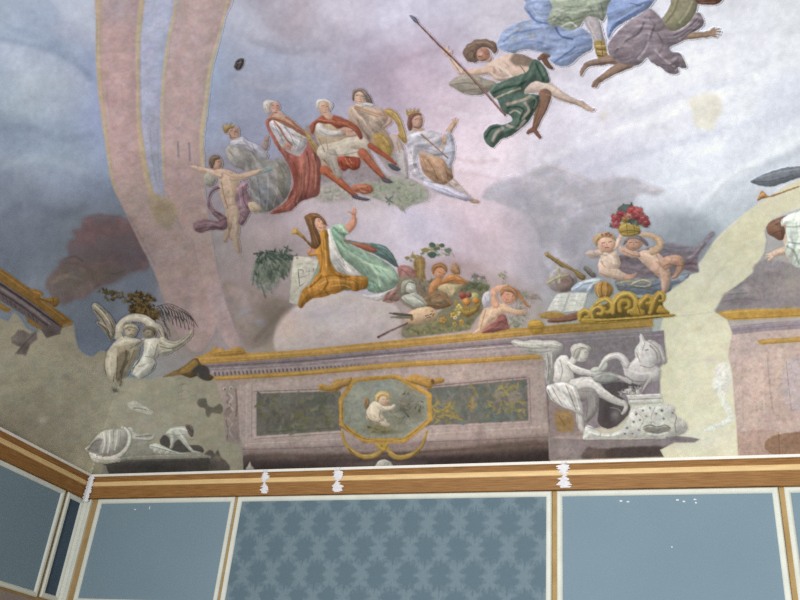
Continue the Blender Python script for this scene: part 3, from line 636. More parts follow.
T('paint_remnant', 'pale chip with dark edge on the plaster above the shell', 'paint remnant', V15,
  """P bdb6ab 340,115 380,105 420,130 465,155 450,172 400,160 350,140; s 6f675e 5 .8 368,140 400,142 430,148; s d0cac0 5 .6 350,118 385,115""", feather=.9, form=0)
T('paint_remnant', 'small dark speck of old paint under the stucco pair', 'paint remnant', V14,
  """P 6f685e 262,540 285,545 290,560 265,555""", feather=.8, form=0, lift=.006)

# ------------------------------------------------------------------ the painted architecture of the long wall
T('painted_wall', 'mauve painted wall below the painted cornice, holding the medallion', 'painted wall', V0, [
  ('wall_field', """Q a28f89 214,376 300,371 400,362 545,354 549,400 549,440 551,474 244,478 242,440 226,420 222,400
  p ad9b98 .9 2 248,384 540,366 543,405 545,432 440,441 250,448; p b9a5a0 .5 2 258,382 400,372 400,378 258,388; p b39f9b .7 3 430,430 540,424 543,434 430,440; p b7a49f .5 2 300,436 345,432 345,440 300,445
  p 8b7877 .6 3 246,449 350,444 440,441 547,435 547,441 246,455; p 65544f .85 2.5 240,456 340,453 440,449 548,441 549,470 240,480; p 40373a .85 3 246,463 300,460 380,458 460,455 548,449 549,474 250,480; p 33302f .6 2 262,466 330,464 330,474 262,476; s 5a4a44 2 .5 300,458 420,452 540,444; p 38302f .7 3 440,458 548,452 548,470 440,470
  s 7b6b6b 1.2 .7 226,450 300,448 350,446; s 7b6b6b 1.2 .7 420,442 480,440 547,437; s d0beb5 1 .5 246,444 340,439; s cdbab2 1 .5 428,434 540,427; s 75696b 1 .6 252,384 252,436; s c2b0aa 1.2 .5 247,386 246,446
  s 8a7878 2 .5 335,391 300,390; e 7d6d6c 480,436 5,14 .5; e 5b4b48 330,463 60,6 .5; e 8f7f7a 380,464 40,4 .4; e 6f5d55 500,450 40,6 .6; e 4a4040 250,462 10,8 .6
  s b9a7a1 1 .5 440,374 540,368; s 93817f 1.6 .5 330,382 342,386"""),
  ('ornament_strip', """Q a08f8a 222,385 237,383 239,418 240,444 226,442 224,420
  E c0b5aa 225,389 2,2; E 5d5250 225,389 .9,.9; E c0b5aa 231,388 2,2; E 5d5250 231,388 .9,.9
  s 6f615e 1.2 .8 227,395 230,398 227,402 231,405 227,410; s c2b4ac 1.1 .7 229,393 233,398 229,404 233,410 230,416; s 6b5c59 2 .6 236,390 237,405 236,416; s c4b7af 1.2 .6 228,418 232,424 229,430 233,437; s 75655f 1 .7 226,420 228,430 227,440; e 6b5d58 228,412 4,4 .5"""),
  ('right_pilaster', """Q a4928f 546,358 560,356 576,372 584,400 584,458 549,460 548,420
  s 5f5152 1.6 .8 545.5,361 547,395 548,432 549,460; s c2b1a9 1.5 .5 549,365 550,400; s 8d7b78 1.5 .5 552,395 553,432
  p 9b7f55 .9 1.2 556,410 571,408 573,428 558,431; s 7d6340 1.2 .6 562,414 566,418 562,424; s b2955f 1 .6 560,412 568,413; s 8a7977 1.3 .6 549,437 584,434; p b0a0a0 .6 2 549,438 584,436 584,456 549,458""")])
T('painted_green_panel', 'dark grey green painted panel left of the octagonal medallion', 'painted panel', V0, [
  ('panel_border', """Q b5a39f 252.5,390 344,387 344,434.5 252.5,440.5; s 7b6d6f 1 .8 254,391.5 342,388.5; s 8b7a79 1.2 .6 254,439 342,433; s c6b5ae 1 .5 255,437.8 340,431.8""", dict(form=0)),
  ('panel_field', """Q 716d66 256.5,393.5 341,391 341,430.5 256.5,436
  e 7b7f76 280,400 14,8 .5; e 5a5f59 312,402 14,9 .6; e 6f6a45 298,417 7,5 .6; e 74703f 330,419 6,6 .5; e 5d5f58 285,425 16,7 .6; e 68695f 262,410 8,14 .5; F 7a7868/64645c/78746c/6f6f52 60 9 4 0 90 258,394 340,392 340,429 258,434; e 807e74 300,398 6,4 .4; e 59604f 325,400 8,6 .5; s 7f7950 1.6 .4 290,425 305,418 320,422; s 4f554f 2 .4 268,432 300,430 335,428; s 5a6a60 1.5 .4 320,421 332,424""", dict(form=0))])
T('painted_green_panel', 'teal painted panel with ochre foliage right of the octagonal medallion', 'painted panel', V0, [
  ('panel_border', """Q a08c8b 424,384.5 530,374.5 532,424 424,428; s 6f5f62 1.2 .8 426,386.5 527,377; s bfaca6 1.2 .5 430,426.5 530,422; s 7b6b6c 1.2 .6 529.5,378 531,422""", dict(form=0)),
  ('panel_field', """Q 6b6a64 427,388.5 527,379 528.5,420.5 427,425.5
  e 5a6662 450,395 18,8 .5; e 706c6c 475,405 8,16 .5; e 5c6c6a 505,415 18,6 .5; e 5a625a 520,385 10,5 .5; F 5b6b68/6a7470/5f6662/75706a 60 10 4 0 90 428,390 526,381 527,419 428,424; F 8a7a4c/93804c/7d7350/9c874c 34 8 3 0 80 432,400 440,398 455,405 462,420 432,423; F 877a52/7a7454/8d7f54 40 8 3 0 80 485,388 524,382 526,416 486,418; F 8a7a55/7a6c50 16 7 3 60 60 468,386 480,384 476,412 468,414; F 7d7474/827a70 14 7 3.5 0 80 495,392 522,390 522,402 495,404
  e 5a6662 482,400 6,18 .4; s 93805a 1.4 .5 495,390 508,387 518,388; s 8a744c 1.4 .6 508,412 514,410; s 7f7440 1.2 .5 440,412 452,408 458,415""", dict(form=0))])
_dent = ';'.join('s %s 1.5 .75 %.1f,%.1f %.1f,%.1f' % ('57494c', x, 373.6-(x-220)*.0478-1.4-.000025*(x-220)**2, x+.6, 373.6-(x-220)*.0478+1.8-.000025*(x-220)**2) for x in np.arange(215, 541, 4.0))
T('painted_cornice', 'long mauve painted cornice with gold mouldings above the medallion', 'painted cornice', V0, [
  ('frieze_band', """Q 9a8b8f 200,362 300,356 400,347 545,335 652,325 652,332 560,341 545,358 400,366.5 300,372 214,378 204,372
  p 857780 .8 1.5 204,364 300,358.5 400,349.5 545,338 545,344 400,355 300,364 206,370; p b09e9c .7 1 208,371 300,366 400,357 545,346 545,348.5 400,359.5 300,368 210,373
  s 5f5358 1 .7 203,366.5 300,361 400,352 545,340.5; s b9a9aa 1 .6 204,369 300,363.5 400,354.5 545,343; p a08f90 .7 1 212,373 300,369 400,361 545,350 545,355 400,366 300,371.5 214,377
  """+_dent+""";s b8a7a6 1.2 .6 560,337 600,334 650,330; e 8a7c86 600,333 40,4 .5; s d0c4c0 .9 .5 320,361 420,353 520,345""", dict(form=0)),
  ('gold_moulding', """Q b98f4a 193,358 203,355 212,350 216,352 222,351 230,353 245,351 250,353 300,350 370,342.5 450,335 510,328 530,327.5 560,324 600,321 652,316.5 654,326.5 600,331 530,335.5 450,343 370,350.5 300,357 200,364.5
  s cfa860 1.8 .6 200,358.5 300,352.5 400,343 520,331.5 640,321; s 8d6a34 1.3 .6 200,363.5 300,356.5 400,347.5 530,335 650,326; s 9a7438 1.2 .5 210,360.5 300,354.5 400,345.5 520,333; e a87d3c 230,356 20,4 .5; e c79a52 320,351 40,3 .5; e a98045 420,341 30,3 .4; e c9a159 480,335 30,3 .5; e 8f6c3a 560,328 30,3 .5; e c79b50 620,322 20,3 .5"""),
  ('gold_moulding', """Q b68d49 212,376.5 300,371 400,361.5 470,358.5 542,353.5 543.5,358.5 470,363.5 400,367.5 300,376 215,380.5
  s cfa75d 1.2 .6 216,377.8 300,372.8 400,363.5 540,355; s 8a6836 1 .6 216,380 300,375 400,366.8 540,358.4; e 9d7840 260,376 20,3 .5; e c59a52 380,366 30,3 .4"""),
  ('broken_end', """P 6d5638 163,377 172,372 184,366 195,358 200,362 206,372 214,377 207,381 198,376 190,378 180,375
  p 9a7740 .9 1 180,371 194,360 198,365 186,373; e 3d3733 204,374 6,4 .8; e 4b423a 199,370 4,4 .6; s b08a4a 1.5 .6 182,371 195,361; p 8a6d42 .8 1 163,377 178,371 182,375 170,378"""),
  ])
T('painted_gold_crest', 'small gold painted scroll on the left end of the long painted cornice', 'painted ornament', V17,
  'P bd9048 205,432 215,418 225,426 235,422 245,430 262,424 285,420 300,430 296,440 215,446;s 8b6630 2 .6 215,438 245,434 290,432;s d8b062 2 .6 220,428 260,428')
# left wall's own painted cornice
T('painted_cornice', 'painted cornice fragment with gold edge at the left edge of the photo', 'painted cornice', V16, [
  ('frieze_band', """Q 6b6062 -400,-60 -40,180 0,205 120,285 240,370 312,430 300,470 262,480 232,492 218,470 200,440 140,412 128,380 60,340 0,300 -40,270 -400,10
  s 37313a 9 .85 0,218 120,300 220,372 305,432; s 958789 8 .7 0,240 110,315 190,372 250,420; s 423a3e 8 .8 0,262 100,325 180,385 235,425; s 9b8c86 5 .5 -5,232 110,306 200,370; e 5a4f48 250,460 30,20 .7
  s 3f383b 3 .8 10,275 20,295;s 3f383b 3 .8 30,290 40,310;s 3f383b 3 .8 50,303 60,325;s 3f383b 3 .8 70,318 80,338;s 3f383b 3 .8 140,365 150,385;s 3f383b 3 .8 160,380 170,400;s 3f383b 3 .8 180,393 188,412""", dict(form=0)),
  ('gold_moulding', """Q 8e6b36 -400,-140 -40,110 0,140 50,170 110,215 150,240 200,285 250,325 310,365 366,408 360,425 312,438 240,370 120,285 0,205 -40,178 -400,-62
  s b58b45 5 .7 0,158 100,230 200,300 320,395; s 6f5228 4 .7 0,198 110,275 230,360 312,430; s 80602f 3 .5 0,180 110,255 220,330 320,410; p a98755 .9 3 315,425 366,408 366,425 330,440"""),
  ('gold_moulding', """Q 8f6f3c -40,290 0,310 30,330 58,345 45,362 20,358 0,345 -40,320;Q 8a6a38 130,385 160,400 215,440 200,447 165,430 135,410;s b08c4c 3 .5 0,325 40,348""", dict(form=0))])
T('painted_gold_crest', 'gold brown painted scroll lying on the left painted cornice', 'painted ornament', V16,
  'P 8f6a35 150,250 170,243 200,255 215,270 205,285 240,290 265,285 290,290 292,320 270,335 245,318 215,300 180,300 165,280;s c0924a 6 .6 165,258 200,268 205,285;s 5d431f 4 .6 190,290 240,305 280,300;s b9863c 5 .6 245,300 285,300;s 5d431f 3 .6 265,290 270,330')
# right end
T('painted_wall', 'faded pink painted wall at the right edge under gold bands', 'painted wall', V11, [
  ('wall_field', """Q b69f97 300,120 320,100 420,95 1300,60 1300,545 345,554 340,440 330,350 325,260 312,200
  e ab9a9c 400,150 60,40 .6; e c0a79c 400,300 40,120 .6; e a8908a 460,420 30,80 .5; e c3aea2 500,250 30,60 .5; s 9a8784 6 .6 450,200 458,300 470,400; s c8b5a8 8 .5 430,260 440,400; p b2a3a5 .9 4 520,215 760,205 760,378 535,390; s 8a7879 3 .7 516,215 528,330 535,390; s 9c8a86 3 .6 535,390 600,384; p a98d80 .8 4 345,470 490,465 490,550 345,552; p 8a6a55 .9 3 488,474 900,462 900,548 490,552; s 6f5242 4 .7 490,474 492,550; s a48a82 5 .5 345,468 480,462; e 9a8a88 380,180 40,20 .5; s a38e88 5 .4 360,200 365,440"""),
  ('frieze_band', """Q 968890 285,98 330,92 440,80 1300,20 1300,55 440,110 330,122 295,120; s 75687a 4 .4 300,112 440,98 600,85; s ada0a6 4 .5 300,100 440,86 600,72""", dict(form=0)),
  ('gold_moulding', """Q b48a42 262,42 320,34 395,26 402,5 420,-5 440,0 448,18 500,22 600,15 1300,-20 1300,22 440,66 318,72
  s cda65c 5 .6 290,45 420,35 600,25; s 8a672f 4 .6 330,66 460,60 600,52; e c79b4d 425,12 12,14 .6; e 9d7737 500,45 40,8 .5"""),
  ('gold_moulding', """Q b9924f 412,142 440,138 520,133 600,126 1300,85 1300,105 500,152 425,158; s d0aa62 4 .5 430,145 600,133; s 8f6c36 3 .5 430,155 600,143""", dict(form=0))])
T('bare_plaster_patch', 'tall cream strip of bare plaster crossing the right end of the painting', 'plaster patch', V0,
  """Q d8d1b6 880,120 840,155 812,172 800,179 785,186 770,196 759,203 746,212 735,221 722,232 714,241 708,250 703,258 698,264 699,272 692,274 684,278 680,284 674,288 667,292 664,298 661,303 664,311 663,318 660,330 664,345 665,353 660,366 661,390 664,402 668,418 676,425 669,436 662,446 664,458 738,458 736,425 734,400 732,372 728,356 732,332 727,320 714,311 722,298 730,290 744,280 753,272 757,264 764,252 766,240 764,230 772,219 785,213 800,208 830,196 870,170
  e dfd8be 690,330 30,30 .6; e ddd5b0 740,230 30,25 .5; e cfc8ad 690,400 30,40 .5; e d3cfc0 700,440 30,12 .6; e c9c3b0 675,440 14,8 .5; e c4ba98 697,329 6,3 .5; s c0b89e 1.3 .5 668,317 690,315 712,312; e e0dac8 700,270 25,20 .5; s c9c0a2 3 .3 700,300 720,270 745,245; e c9b9bd 711,360 9,2.5 .5; e cfc6a8 665,370 6,30 .4; s e6e2da 2 .6 745,212 728,228 712,244""", feather=.9, g=1.0, form=0, noise=.05)
T('paint_remnant', 'ghostly white leg left on the cream plaster strip', 'paint remnant', V11,
  """P dedad3 262,240 290,222 315,230 322,270 318,310 300,330 270,325 255,300 265,265; L dfdccf 285,330,14 305,375,13 322,405,11 318,425,9; L e0dfd8 318,420,10 290,438,9 255,452,8 228,460,4; e c9c4ba 300,300 14,20 .5; s b9b3a2 3 .4 318,330 336,400 330,440;e cfc0c0 275,260 15,15 .4""", feather=1.1, form=.05)
T('painted_wall_base', 'dark grey shadowed base painted under the winged angel relief', 'painted wall', V10,
  """Q 877b7c 198,472 335,478 520,478 690,470 760,472 795,478 780,490 700,490 660,510 640,520 655,548 200,560
  p 5a4c48 .9 6 350,510 420,515 660,505 655,560 350,562; p 4a3f3e .8 8 440,515 640,510 655,540 450,555; e a2949a 280,520 60,25 .5; e 6f5f58 390,530 25,20 .5; e 8f8485 600,490 80,10 .5""", form=0)

T('paint_remnant', 'dark smudge of old paint between the dark ledge and the long painted wall', 'paint remnant', V12, 'P 5f5852 100,455 125,440 140,455 152,440 165,470 185,485 200,510 190,530 120,530 105,500;e 8f877b 150,470 14,12 .7;e 4a4440 125,505 20,14 .6', feather=1.2, form=0)
T('paint_remnant', 'black smudge of old paint under the broken end of the long cornice', 'paint remnant', V12, 'P 4a4443 62,108 90,100 115,112 118,140 100,160 80,150 60,130 45,135;e 8a8378 70,140 8,8 .6', feather=1.1, form=0)
# ------------------------------------------------------------------ medallion
VM = (336, 372, 6.67)
T('painted_medallion', 'octagonal painted medallion in a gold frame between two green panels', 'painted medallion', VM, [
  ('medallion_scene', """Q 8f9184 130,58 400,35 612,155 618,318 448,448 190,448 45,345 45,185
  e a7ab9c 150,150 90,60 .7; e 93a09f 300,90 90,30 .6; e 9ea294 110,260 50,60 .5; e 7d8f90 170,240 22,25 .5; e 6f6f62 480,230 90,60 .7; e 57564e 460,250 40,35 .8; e 7f7a70 520,190 50,40 .6; e 8d7d63 500,120 60,30 .5; e 6b6a58 420,330 60,40 .6; e 7c7248 260,370 90,22 .8; e 5f5a40 330,400 110,18 .7; e 6e6a5c 540,280 40,40 .6; e 8a9486 160,360 50,25 .5
  s 4e4c46 7 .7 430,240 470,280 440,310; s a39a8c 7 .6 420,200 470,215 520,205; s 5a6a64 8 .6 480,290 500,320; s 9a8f7c 9 .6 390,320 410,360 405,385; s 645c4c 7 .6 350,250 400,300 430,310; s 9d9684 8 .6 350,290 400,280; F 5d6054/74766a/8a7d66/50544c 26 24 12 0 90 430,130 560,150 590,230 560,310 440,300 420,200; F 7a7148/8f8252/5f5a3e 14 26 10 0 30 200,360 400,370 420,400 220,410; s 6f8a8c 6 .4 100,270 130,280""", dict(form=0)),
  ('gold_frame', """K b98f46 125,52,15 402,30,15 622,150,16 628,322,15 452,458,17 188,458,17 36,350,15 34,182,15 125,52,15
  s d3a95d 6 .7 130,46 400,24 618,142; s d3a95d 5 .6 30,190 32,345; s 7d5c24 5 .8 50,190 52,342 195,446 446,446 612,318; s 8a6a30 5 .6 130,66 398,44 606,160; s 6f5220 6 .8 30,360 185,472 455,474 636,330; s dcb466 5 .6 200,455 440,455; e 9a7030 300,40 60,10 .4; e 9a7534 80,110 20,30 .4""", dict(form=.05)),
  ('ribbon_swag', """L a98a48 40,400,9 60,470,10 110,530,14 180,565,17 240,562,18 290,540,14 318,510,12 345,520,14 390,565,18 450,570,17 520,545,14 575,490,11 605,400,8
  s cfae68 6 .7 110,525 180,555 250,555; s cfae68 6 .7 360,530 420,562 500,548; s 6f5424 6 .8 80,510 160,575 250,580; s 6f5424 6 .8 380,585 470,585 560,520; P b0903f 260,470 310,480 350,475 340,510 320,530 290,520; s 6f5424 5 .7 300,490 322,520; s d8b870 5 .6 330,515 360,540; E b5934c 318,515,16,14"""),
  ('gold_scroll', """P ad8749 -120,115 -95,80 -40,90 0,50 60,45 105,35 95,80 40,105 0,135 -60,130;E b98d46 -100,100,18,18;e 6f5226 -100,100 8,8 .7;s d0a85c 6 .6 -60,95 20,65 90,50;s 75592a 5 .7 -40,120 30,100"""),
  ('gold_scroll', """P ad8445 460,45 520,15 585,30 645,40 715,42 715,70 655,85 625,115 560,90 500,75;E 6b5040 645,60,10,16;s cba056 6 .6 545,50 610,42 680,50;s 75592a 5 .7 500,62 570,88 630,100""")])
T('putto', 'pale blond painted putto seated inside the octagonal medallion', 'putto', VM, [
  ('body', """P d6c7b0 228,215 255,196 295,198 322,222 318,255 312,285 330,310 352,345 348,362 310,358 285,338 245,332 212,312 204,275 212,240; L dccdb6 285,218,22 320,243,18 365,240,15 388,226,11; E cdb198 322,186,44,42; L d8c8b0 292,318,24 325,345,18 350,355,12; L c9b8a0 225,300,24 262,318,22 305,312,18
  s 8a745c 6 .7 300,255 290,295 310,315; s 8a745c 5 .7 215,320 270,335 300,345; s efe4d0 10 .7 240,225 235,270 250,305; s efe4d0 7 .6 290,215 325,235; s 6f5644 5 .8 335,182 352,180; s 6f5644 4 .7 312,184 322,182; s 8f5a48 5 .8 335,208 350,205; e c98a74 330,200 12,9 .6; s a08468 5 .6 300,232 330,256 375,252; s 6f5a48 6 .6 205,285 215,310 240,330"""),
  ('hair', """P c9ac70 268,190 262,160 280,136 310,126 342,134 362,158 364,185 350,180 335,166 312,160 292,172 284,200 276,204; s e6cf98 7 .7 275,160 310,138 345,150; s 947844 6 .7 275,195 285,170 310,155; s e0c688 5 .6 290,145 330,140"""),
  ('wing', 'P 94785a 190,235 186,195 198,172 218,178 226,205 215,235 200,250;s 6f553c 6 .7 195,230 205,185;s b8997a 5 .6 205,180 216,215')])
T('painted_shell', 'small white painted shell cap under the medallion swag, just above the cornice', 'painted shell', V13, """P b5b4ab 64,512 66,496 76,484 94,477 112,482 126,492 132,512; s 8d8a84 3 .5 80,490 86,505; s 8d8a84 3 .5 98,482 98,505; s 8d8a84 3 .5 114,488 110,505; s d5d5cc 4 .5 72,494 92,481 114,487""")
T('painted_shell', 'tiny white painted tip on the dark base under the left green panel', 'painted shell', V12, 'P b3afa5 266,520 270,505 280,488 288,504 296,518;s d0cdc4 3 .5 276,500 284,510')

# ------------------------------------------------------------------ the seated woman
T('laurel_branches', 'dark green painted laurel branches left of the tablet', 'painted branches', V6,
  """P 7a847c 70,275 110,255 150,250 205,252 218,290 205,330 165,355 120,375 80,350 60,315;F 7f8b80/8a9184 60 26 12 70 40 60,300 110,290 180,290 215,330 180,380 110,420 75,400 50,350; F 58635a/667062/737d6e/4f5a50/7d8676 95 32 11 75 40 55,300 80,265 140,250 200,245 225,275 215,330 190,350 120,370 70,370; F 3e4f45/4c5c50 42 24 8 60 60 65,270 90,245 150,235 215,228 245,262 225,290 150,275 80,290
  S 3f4f49 6 .9 60,252 95,248; S 3f4f49 6 .9 75,275 95,245; S 3f4f49 6 .9 130,240 165,245; S 3f4f49 6 .9 150,232 145,262; S 45554c 6 .9 190,222 220,238; S 45554c 6 .9 205,218 200,245; S 5b6a60 8 .7 90,380 110,440; S 6b786c 8 .6 130,370 135,420; S 5d6c60 7 .7 60,340 55,385""", feather=1.0, form=.08)
T('seated_woman', 'painted woman in orange cloak and pale green dress, arm raised', 'person', V6, [
  ('body', """P d2a48c 318,90 345,92 366,112 372,132 362,150 346,158 330,146 318,120; L c99a80 345,150,14 365,160,16; P 8f9c86 330,170 380,150 430,150 470,210 560,260 620,300 640,380 560,400 420,410 300,400 330,300
  L c78e76 452,152,19 475,135,18 487,112,14 488,90,10 487,76,8; L c98f78 484,80,5 472,72,3.5 462,71,2.5; L c98f78 487,76,5 484,66,3.5 486,58,3; L c98f78 490,74,4 494,64,3 492,54,2.5; L c58b74 494,78,4 497,70,3; L c08a70 295,245,9 308,225,8 318,240,9
  s a5705c 4 .6 470,158 492,120 493,85; s dcab96 4 .5 455,140 474,120 482,90; s 7d4a3a 2.5 .9 335,112 343,116; s 7d4a3a 2.5 .9 353,122 360,127; s b07a64 2.5 .7 349,118 346,131 352,133; s a04f45 3 .9 340,138 349,142; e d58a78 333,128 7,6 .5; e e0b8a4 340,105 8,6 .5; s 6f4233 2 .7 333,106 344,109; s 6f4233 2 .6 354,115 362,119; e 8e6450 360,140 5,8 .5"""),
  ('green_dress', """P 97b29c 388,142 405,130 430,124 448,132 456,150 470,165 455,172 446,188 450,205 480,215 530,238 580,262 630,290 660,315 680,345 690,365 670,385 650,405 620,416 590,420 560,416 545,405 548,375 530,350 500,325 470,305 445,290 430,262 415,230 400,200 390,170
  p 6f9380 .8 5 392,145 410,140 425,165 420,195 405,190; s 5f846f 5 .6 400,185 430,240 450,285 520,335; s 6b907c 5 .6 440,215 500,255 560,290 600,330; s b7cbae 9 .7 470,250 540,290 600,310 650,330; s c3d2b4 8 .7 560,300 590,345 600,390; s 729884 7 .6 545,330 570,370 575,410; s 7fa08a 6 .6 610,320 640,360 640,400; s d0d8ba 6 .6 520,285 570,300; s 86a68f 5 .6 440,250 490,290 540,330; e 5f8570 552,392 14,18 .6; s a9c0a6 6 .6 410,138 435,135 445,150; s 5e8370 4 .7 420,160 445,165 455,158; s 86a590 6 .5 660,335 670,370 650,395; e b7cfc0 650,350 20,20 .4"""),
  ('dark_green_mantle', """P 5d7470 445,195 470,192 505,200 545,205 585,208 620,218 645,240 662,265 675,292 682,312 665,305 640,290 610,272 570,250 530,232 490,215
  s 42585a 6 .7 560,215 610,240 660,290; s 7f9590 5 .5 590,215 630,235 655,270; s 4a6060 5 .7 600,255 640,282"""),
  ('red_sash', 'P a2624c 452,196 480,202 520,206 555,214 580,228 585,245 560,244 525,232 490,215;s c08068 5 .5 470,202 530,216 570,232;s 7d4a3c 4 .6 490,214 540,234'),
  ('white_stole', """P d3cfcb 374,150 388,148 396,175 408,205 420,235 435,262 460,288 490,312 515,335 522,350 500,350 465,345 435,338 412,318 396,290 384,255 378,200
  s aaa5a3 4 .7 388,180 400,230 420,275 460,315; s 9d9896 3 .6 405,265 430,300 470,335; s e6e3de 6 .6 382,165 396,220 420,270; s b3aeac 4 .6 440,290 480,320 505,345; e 8f8a8a 440,325 10,7 .4"""),
  ('orange_cloak', """P bd8338 328,205 338,175 352,152 370,148 378,165 380,205 384,250 388,280 400,305 415,325 440,338 480,345 520,345 545,355 550,378 540,398 515,408 490,412 465,402 440,408 420,420 395,425 375,432 350,438 320,442 300,450 282,465 265,484 250,478 250,455 258,430 268,408 285,392 305,380 320,355 335,335 342,310 335,280 325,262 300,262 290,252 315,248 325,235
  s a86a30 8 .5 325,270 345,300 330,345; s 7a4c1a 7 .7 300,395 330,370 350,345; s 7a4c1a 6 .6 395,330 430,350 470,350; s 8a5a20 6 .7 340,190 350,240 352,290 345,330; s dba75a 7 .7 360,165 365,220 368,280 372,320; s 8f5f22 6 .7 320,375 360,350 410,345 450,355; s dcaa60 7 .7 340,385 380,365 430,365 480,375; s 8a5820 7 .7 370,350 375,380 350,415; s 9a6828 5 .7 470,360 500,375 510,400; s d9a355 6 .6 290,410 320,395 350,405; s 85541e 5 .7 300,440 340,425 400,410; s e0b068 5 .6 395,390 440,385 470,395; s 9c6a2a 5 .6 262,470 290,440 320,425; e 93601f 395,330 14,10 .6; s e2b870 4 .5 480,350 530,360"""),
  ('hair', """P 825c40 276,98 284,84 304,77 330,78 350,90 364,108 370,122 376,132 364,126 350,108 334,98 324,102 322,125 330,145 338,165 346,185 348,205 338,222 326,230 312,226 304,212 305,190 300,165 292,140 284,120
  s b58f62 4 .6 300,95 312,135 325,175 335,210; s 5f412c 4 .6 312,100 315,140 330,180 345,210; s 6b4a33 3 .6 290,105 300,140 310,190; s c09a6c 3 .5 310,85 340,92 360,112; s a57f55 4 .6 318,195 325,220"""),
  ('foot', 'P c79a86 600,440 625,432 650,445 655,460 635,462 612,455;s 9c7060 3 .6 610,455 640,460'),
  ('white_hem', 'P d2cccc 525,425 560,428 600,422 640,408 665,400 650,425 620,440 590,455 560,448 535,440;s a8a0a4 4 .6 545,438 590,440 640,418;s e6e0de 4 .5 560,432 610,426')])
T('trumpet', 'small gold painted trumpet held by the orange cloaked woman', 'trumpet', V6, 'L 8a5f38 310,222,5 285,195,5 262,172,5; L b58c4a 266,176,6 252,164,8 243,158,10; P c39a55 220,160 232,142 248,143 246,152 256,166 252,174 244,166 228,168; s 5d3d24 3 .7 305,222 275,190; s e0c080 3 .6 228,160 240,148; s 6b4528 3 .7 244,160 258,174')
T('tablet', 'white painted tablet with dark marks leaning on the orange cloak', 'tablet', V6, """Q d3cfbf 231,262 262,263 300,268 336,278 330,305 312,345 300,372 278,392 262,412 255,440 247,468 228,466 212,460 214,420 216,380 218,335 224,295
  e b9b6a6 225,440 18,30 .5; s 8f8c82 3 .6 231,262 222,320 214,440; s 66645f 4 .8 250,320 252,350 256,390; s 66645f 4 .7 250,320 270,322 270,335; s 7b7870 3 .7 255,355 285,345; s 7b7870 3 .7 258,390 280,375; s 8a877e 3 .6 275,330 300,325; e 5d5b57 246,270 4,4 .8; e 9a978c 290,292 8,4 .6; e 9a978c 262,295 8,4 .6; s 8f8c84 3 .5 300,310 295,345; e 6f7278 316,320 4,8 .6; s e6e3d6 4 .5 262,275 320,284; s a5a294 3 .6 300,370 262,405 250,455""")

# ------------------------------------------------------------------ still life, left cherub, basket, right cherub
T('plant_stand', 'ochre painted stump with leafy stalks behind the orange cherub', 'painted plant', V7, [
  ('stump', 'P 957a4c 208,140 225,125 255,130 262,160 258,200 262,235 225,238 212,215 205,180;s b59b62 7 .6 235,140 236,225;s 6f5835 6 .6 215,150 218,220;s 7d6640 5 .5 252,150 254,225; e 857048 235,185 20,12 .4'),
  ('leaves', """F 8b9280/7a8272/98906a/6b7868/a3a38c 26 26 12 20 80 160,130 190,115 230,95 260,75 300,65 350,72 390,95 395,120 340,110 290,125 250,110 200,145 165,160; P 4f6258 278,66 292,58 308,66 304,80 285,78; P 59695d 325,70 340,62 352,72 340,82; P 4d5f55 272,110 292,102 312,110 305,128 282,130; P 8a8348 240,90 262,84 285,90 270,104 250,102; P 5f6c5c 300,84 325,80 328,92 306,95; P 6b7868 350,92 372,84 385,98 362,106; P 99864a 190,122 206,114 216,124 204,134; P 8f7f50 165,128 180,122 186,134 172,142
  S 7a7a5c 3 .8 238,130 255,100 285,75; S 7a7a5c 3 .7 262,100 320,90 370,98; S 6f7258 3 .7 385,105 395,125""")], form=.06)
T('red_drapery', 'dull red painted cloth lying behind the white bust', 'painted drapery', V7, 'P 9c6f6a 132,172 165,165 200,178 215,200 212,232 190,240 150,235 135,215;P 9a746c 75,300 110,280 140,270 155,290 150,320 120,335 85,330 60,335;s 7a4f4c 6 .6 150,185 175,205 200,225;s b88d84 6 .5 150,178 190,190;s 7d5a54 5 .6 90,310 140,290')
T('foliage_mound', 'dull green brown painted mound under the fruit and flowers', 'painted foliage', V7, """P 8a7f70 132,235 160,215 205,225 270,235 300,225 340,220 400,230 470,240 470,300 400,340 300,380 220,380 150,340 125,290; P 857e66 150,465 170,440 250,430 300,400 330,380 360,350 400,320 430,270 455,248 480,240 530,240 560,262 555,290 535,320 530,380 500,420 480,450 470,468 420,478 330,490 250,500 170,508 150,495
  e 75665a 230,300 60,40 .6; e 6b6048 300,340 70,40 .6; e 8a6f60 160,260 40,30 .5; e 5f5a48 440,270 50,20 .6; F 7d7258/6a6048/8f8468/5d5844 60 22 9 20 90 140,240 300,230 460,245 440,320 300,375 170,350; e 6b6848 400,420 50,35 .6; e 5f6048 520,275 30,20 .7; e 8f8a70 230,470 60,20 .6; e 746c4c 330,450 50,25 .6; e 6a6550 470,430 30,20 .6; F 7a7a58/6b6e50/8f8a62/9a8f5c/5d6048 90 22 8 30 80 160,465 260,440 320,420 400,430 470,430 470,465 380,475 200,495; F 5f6650/717652/4d5645 36 22 9 -20 60 460,245 530,240 560,265 545,290 490,270 445,285""", feather=1.4, form=.05)
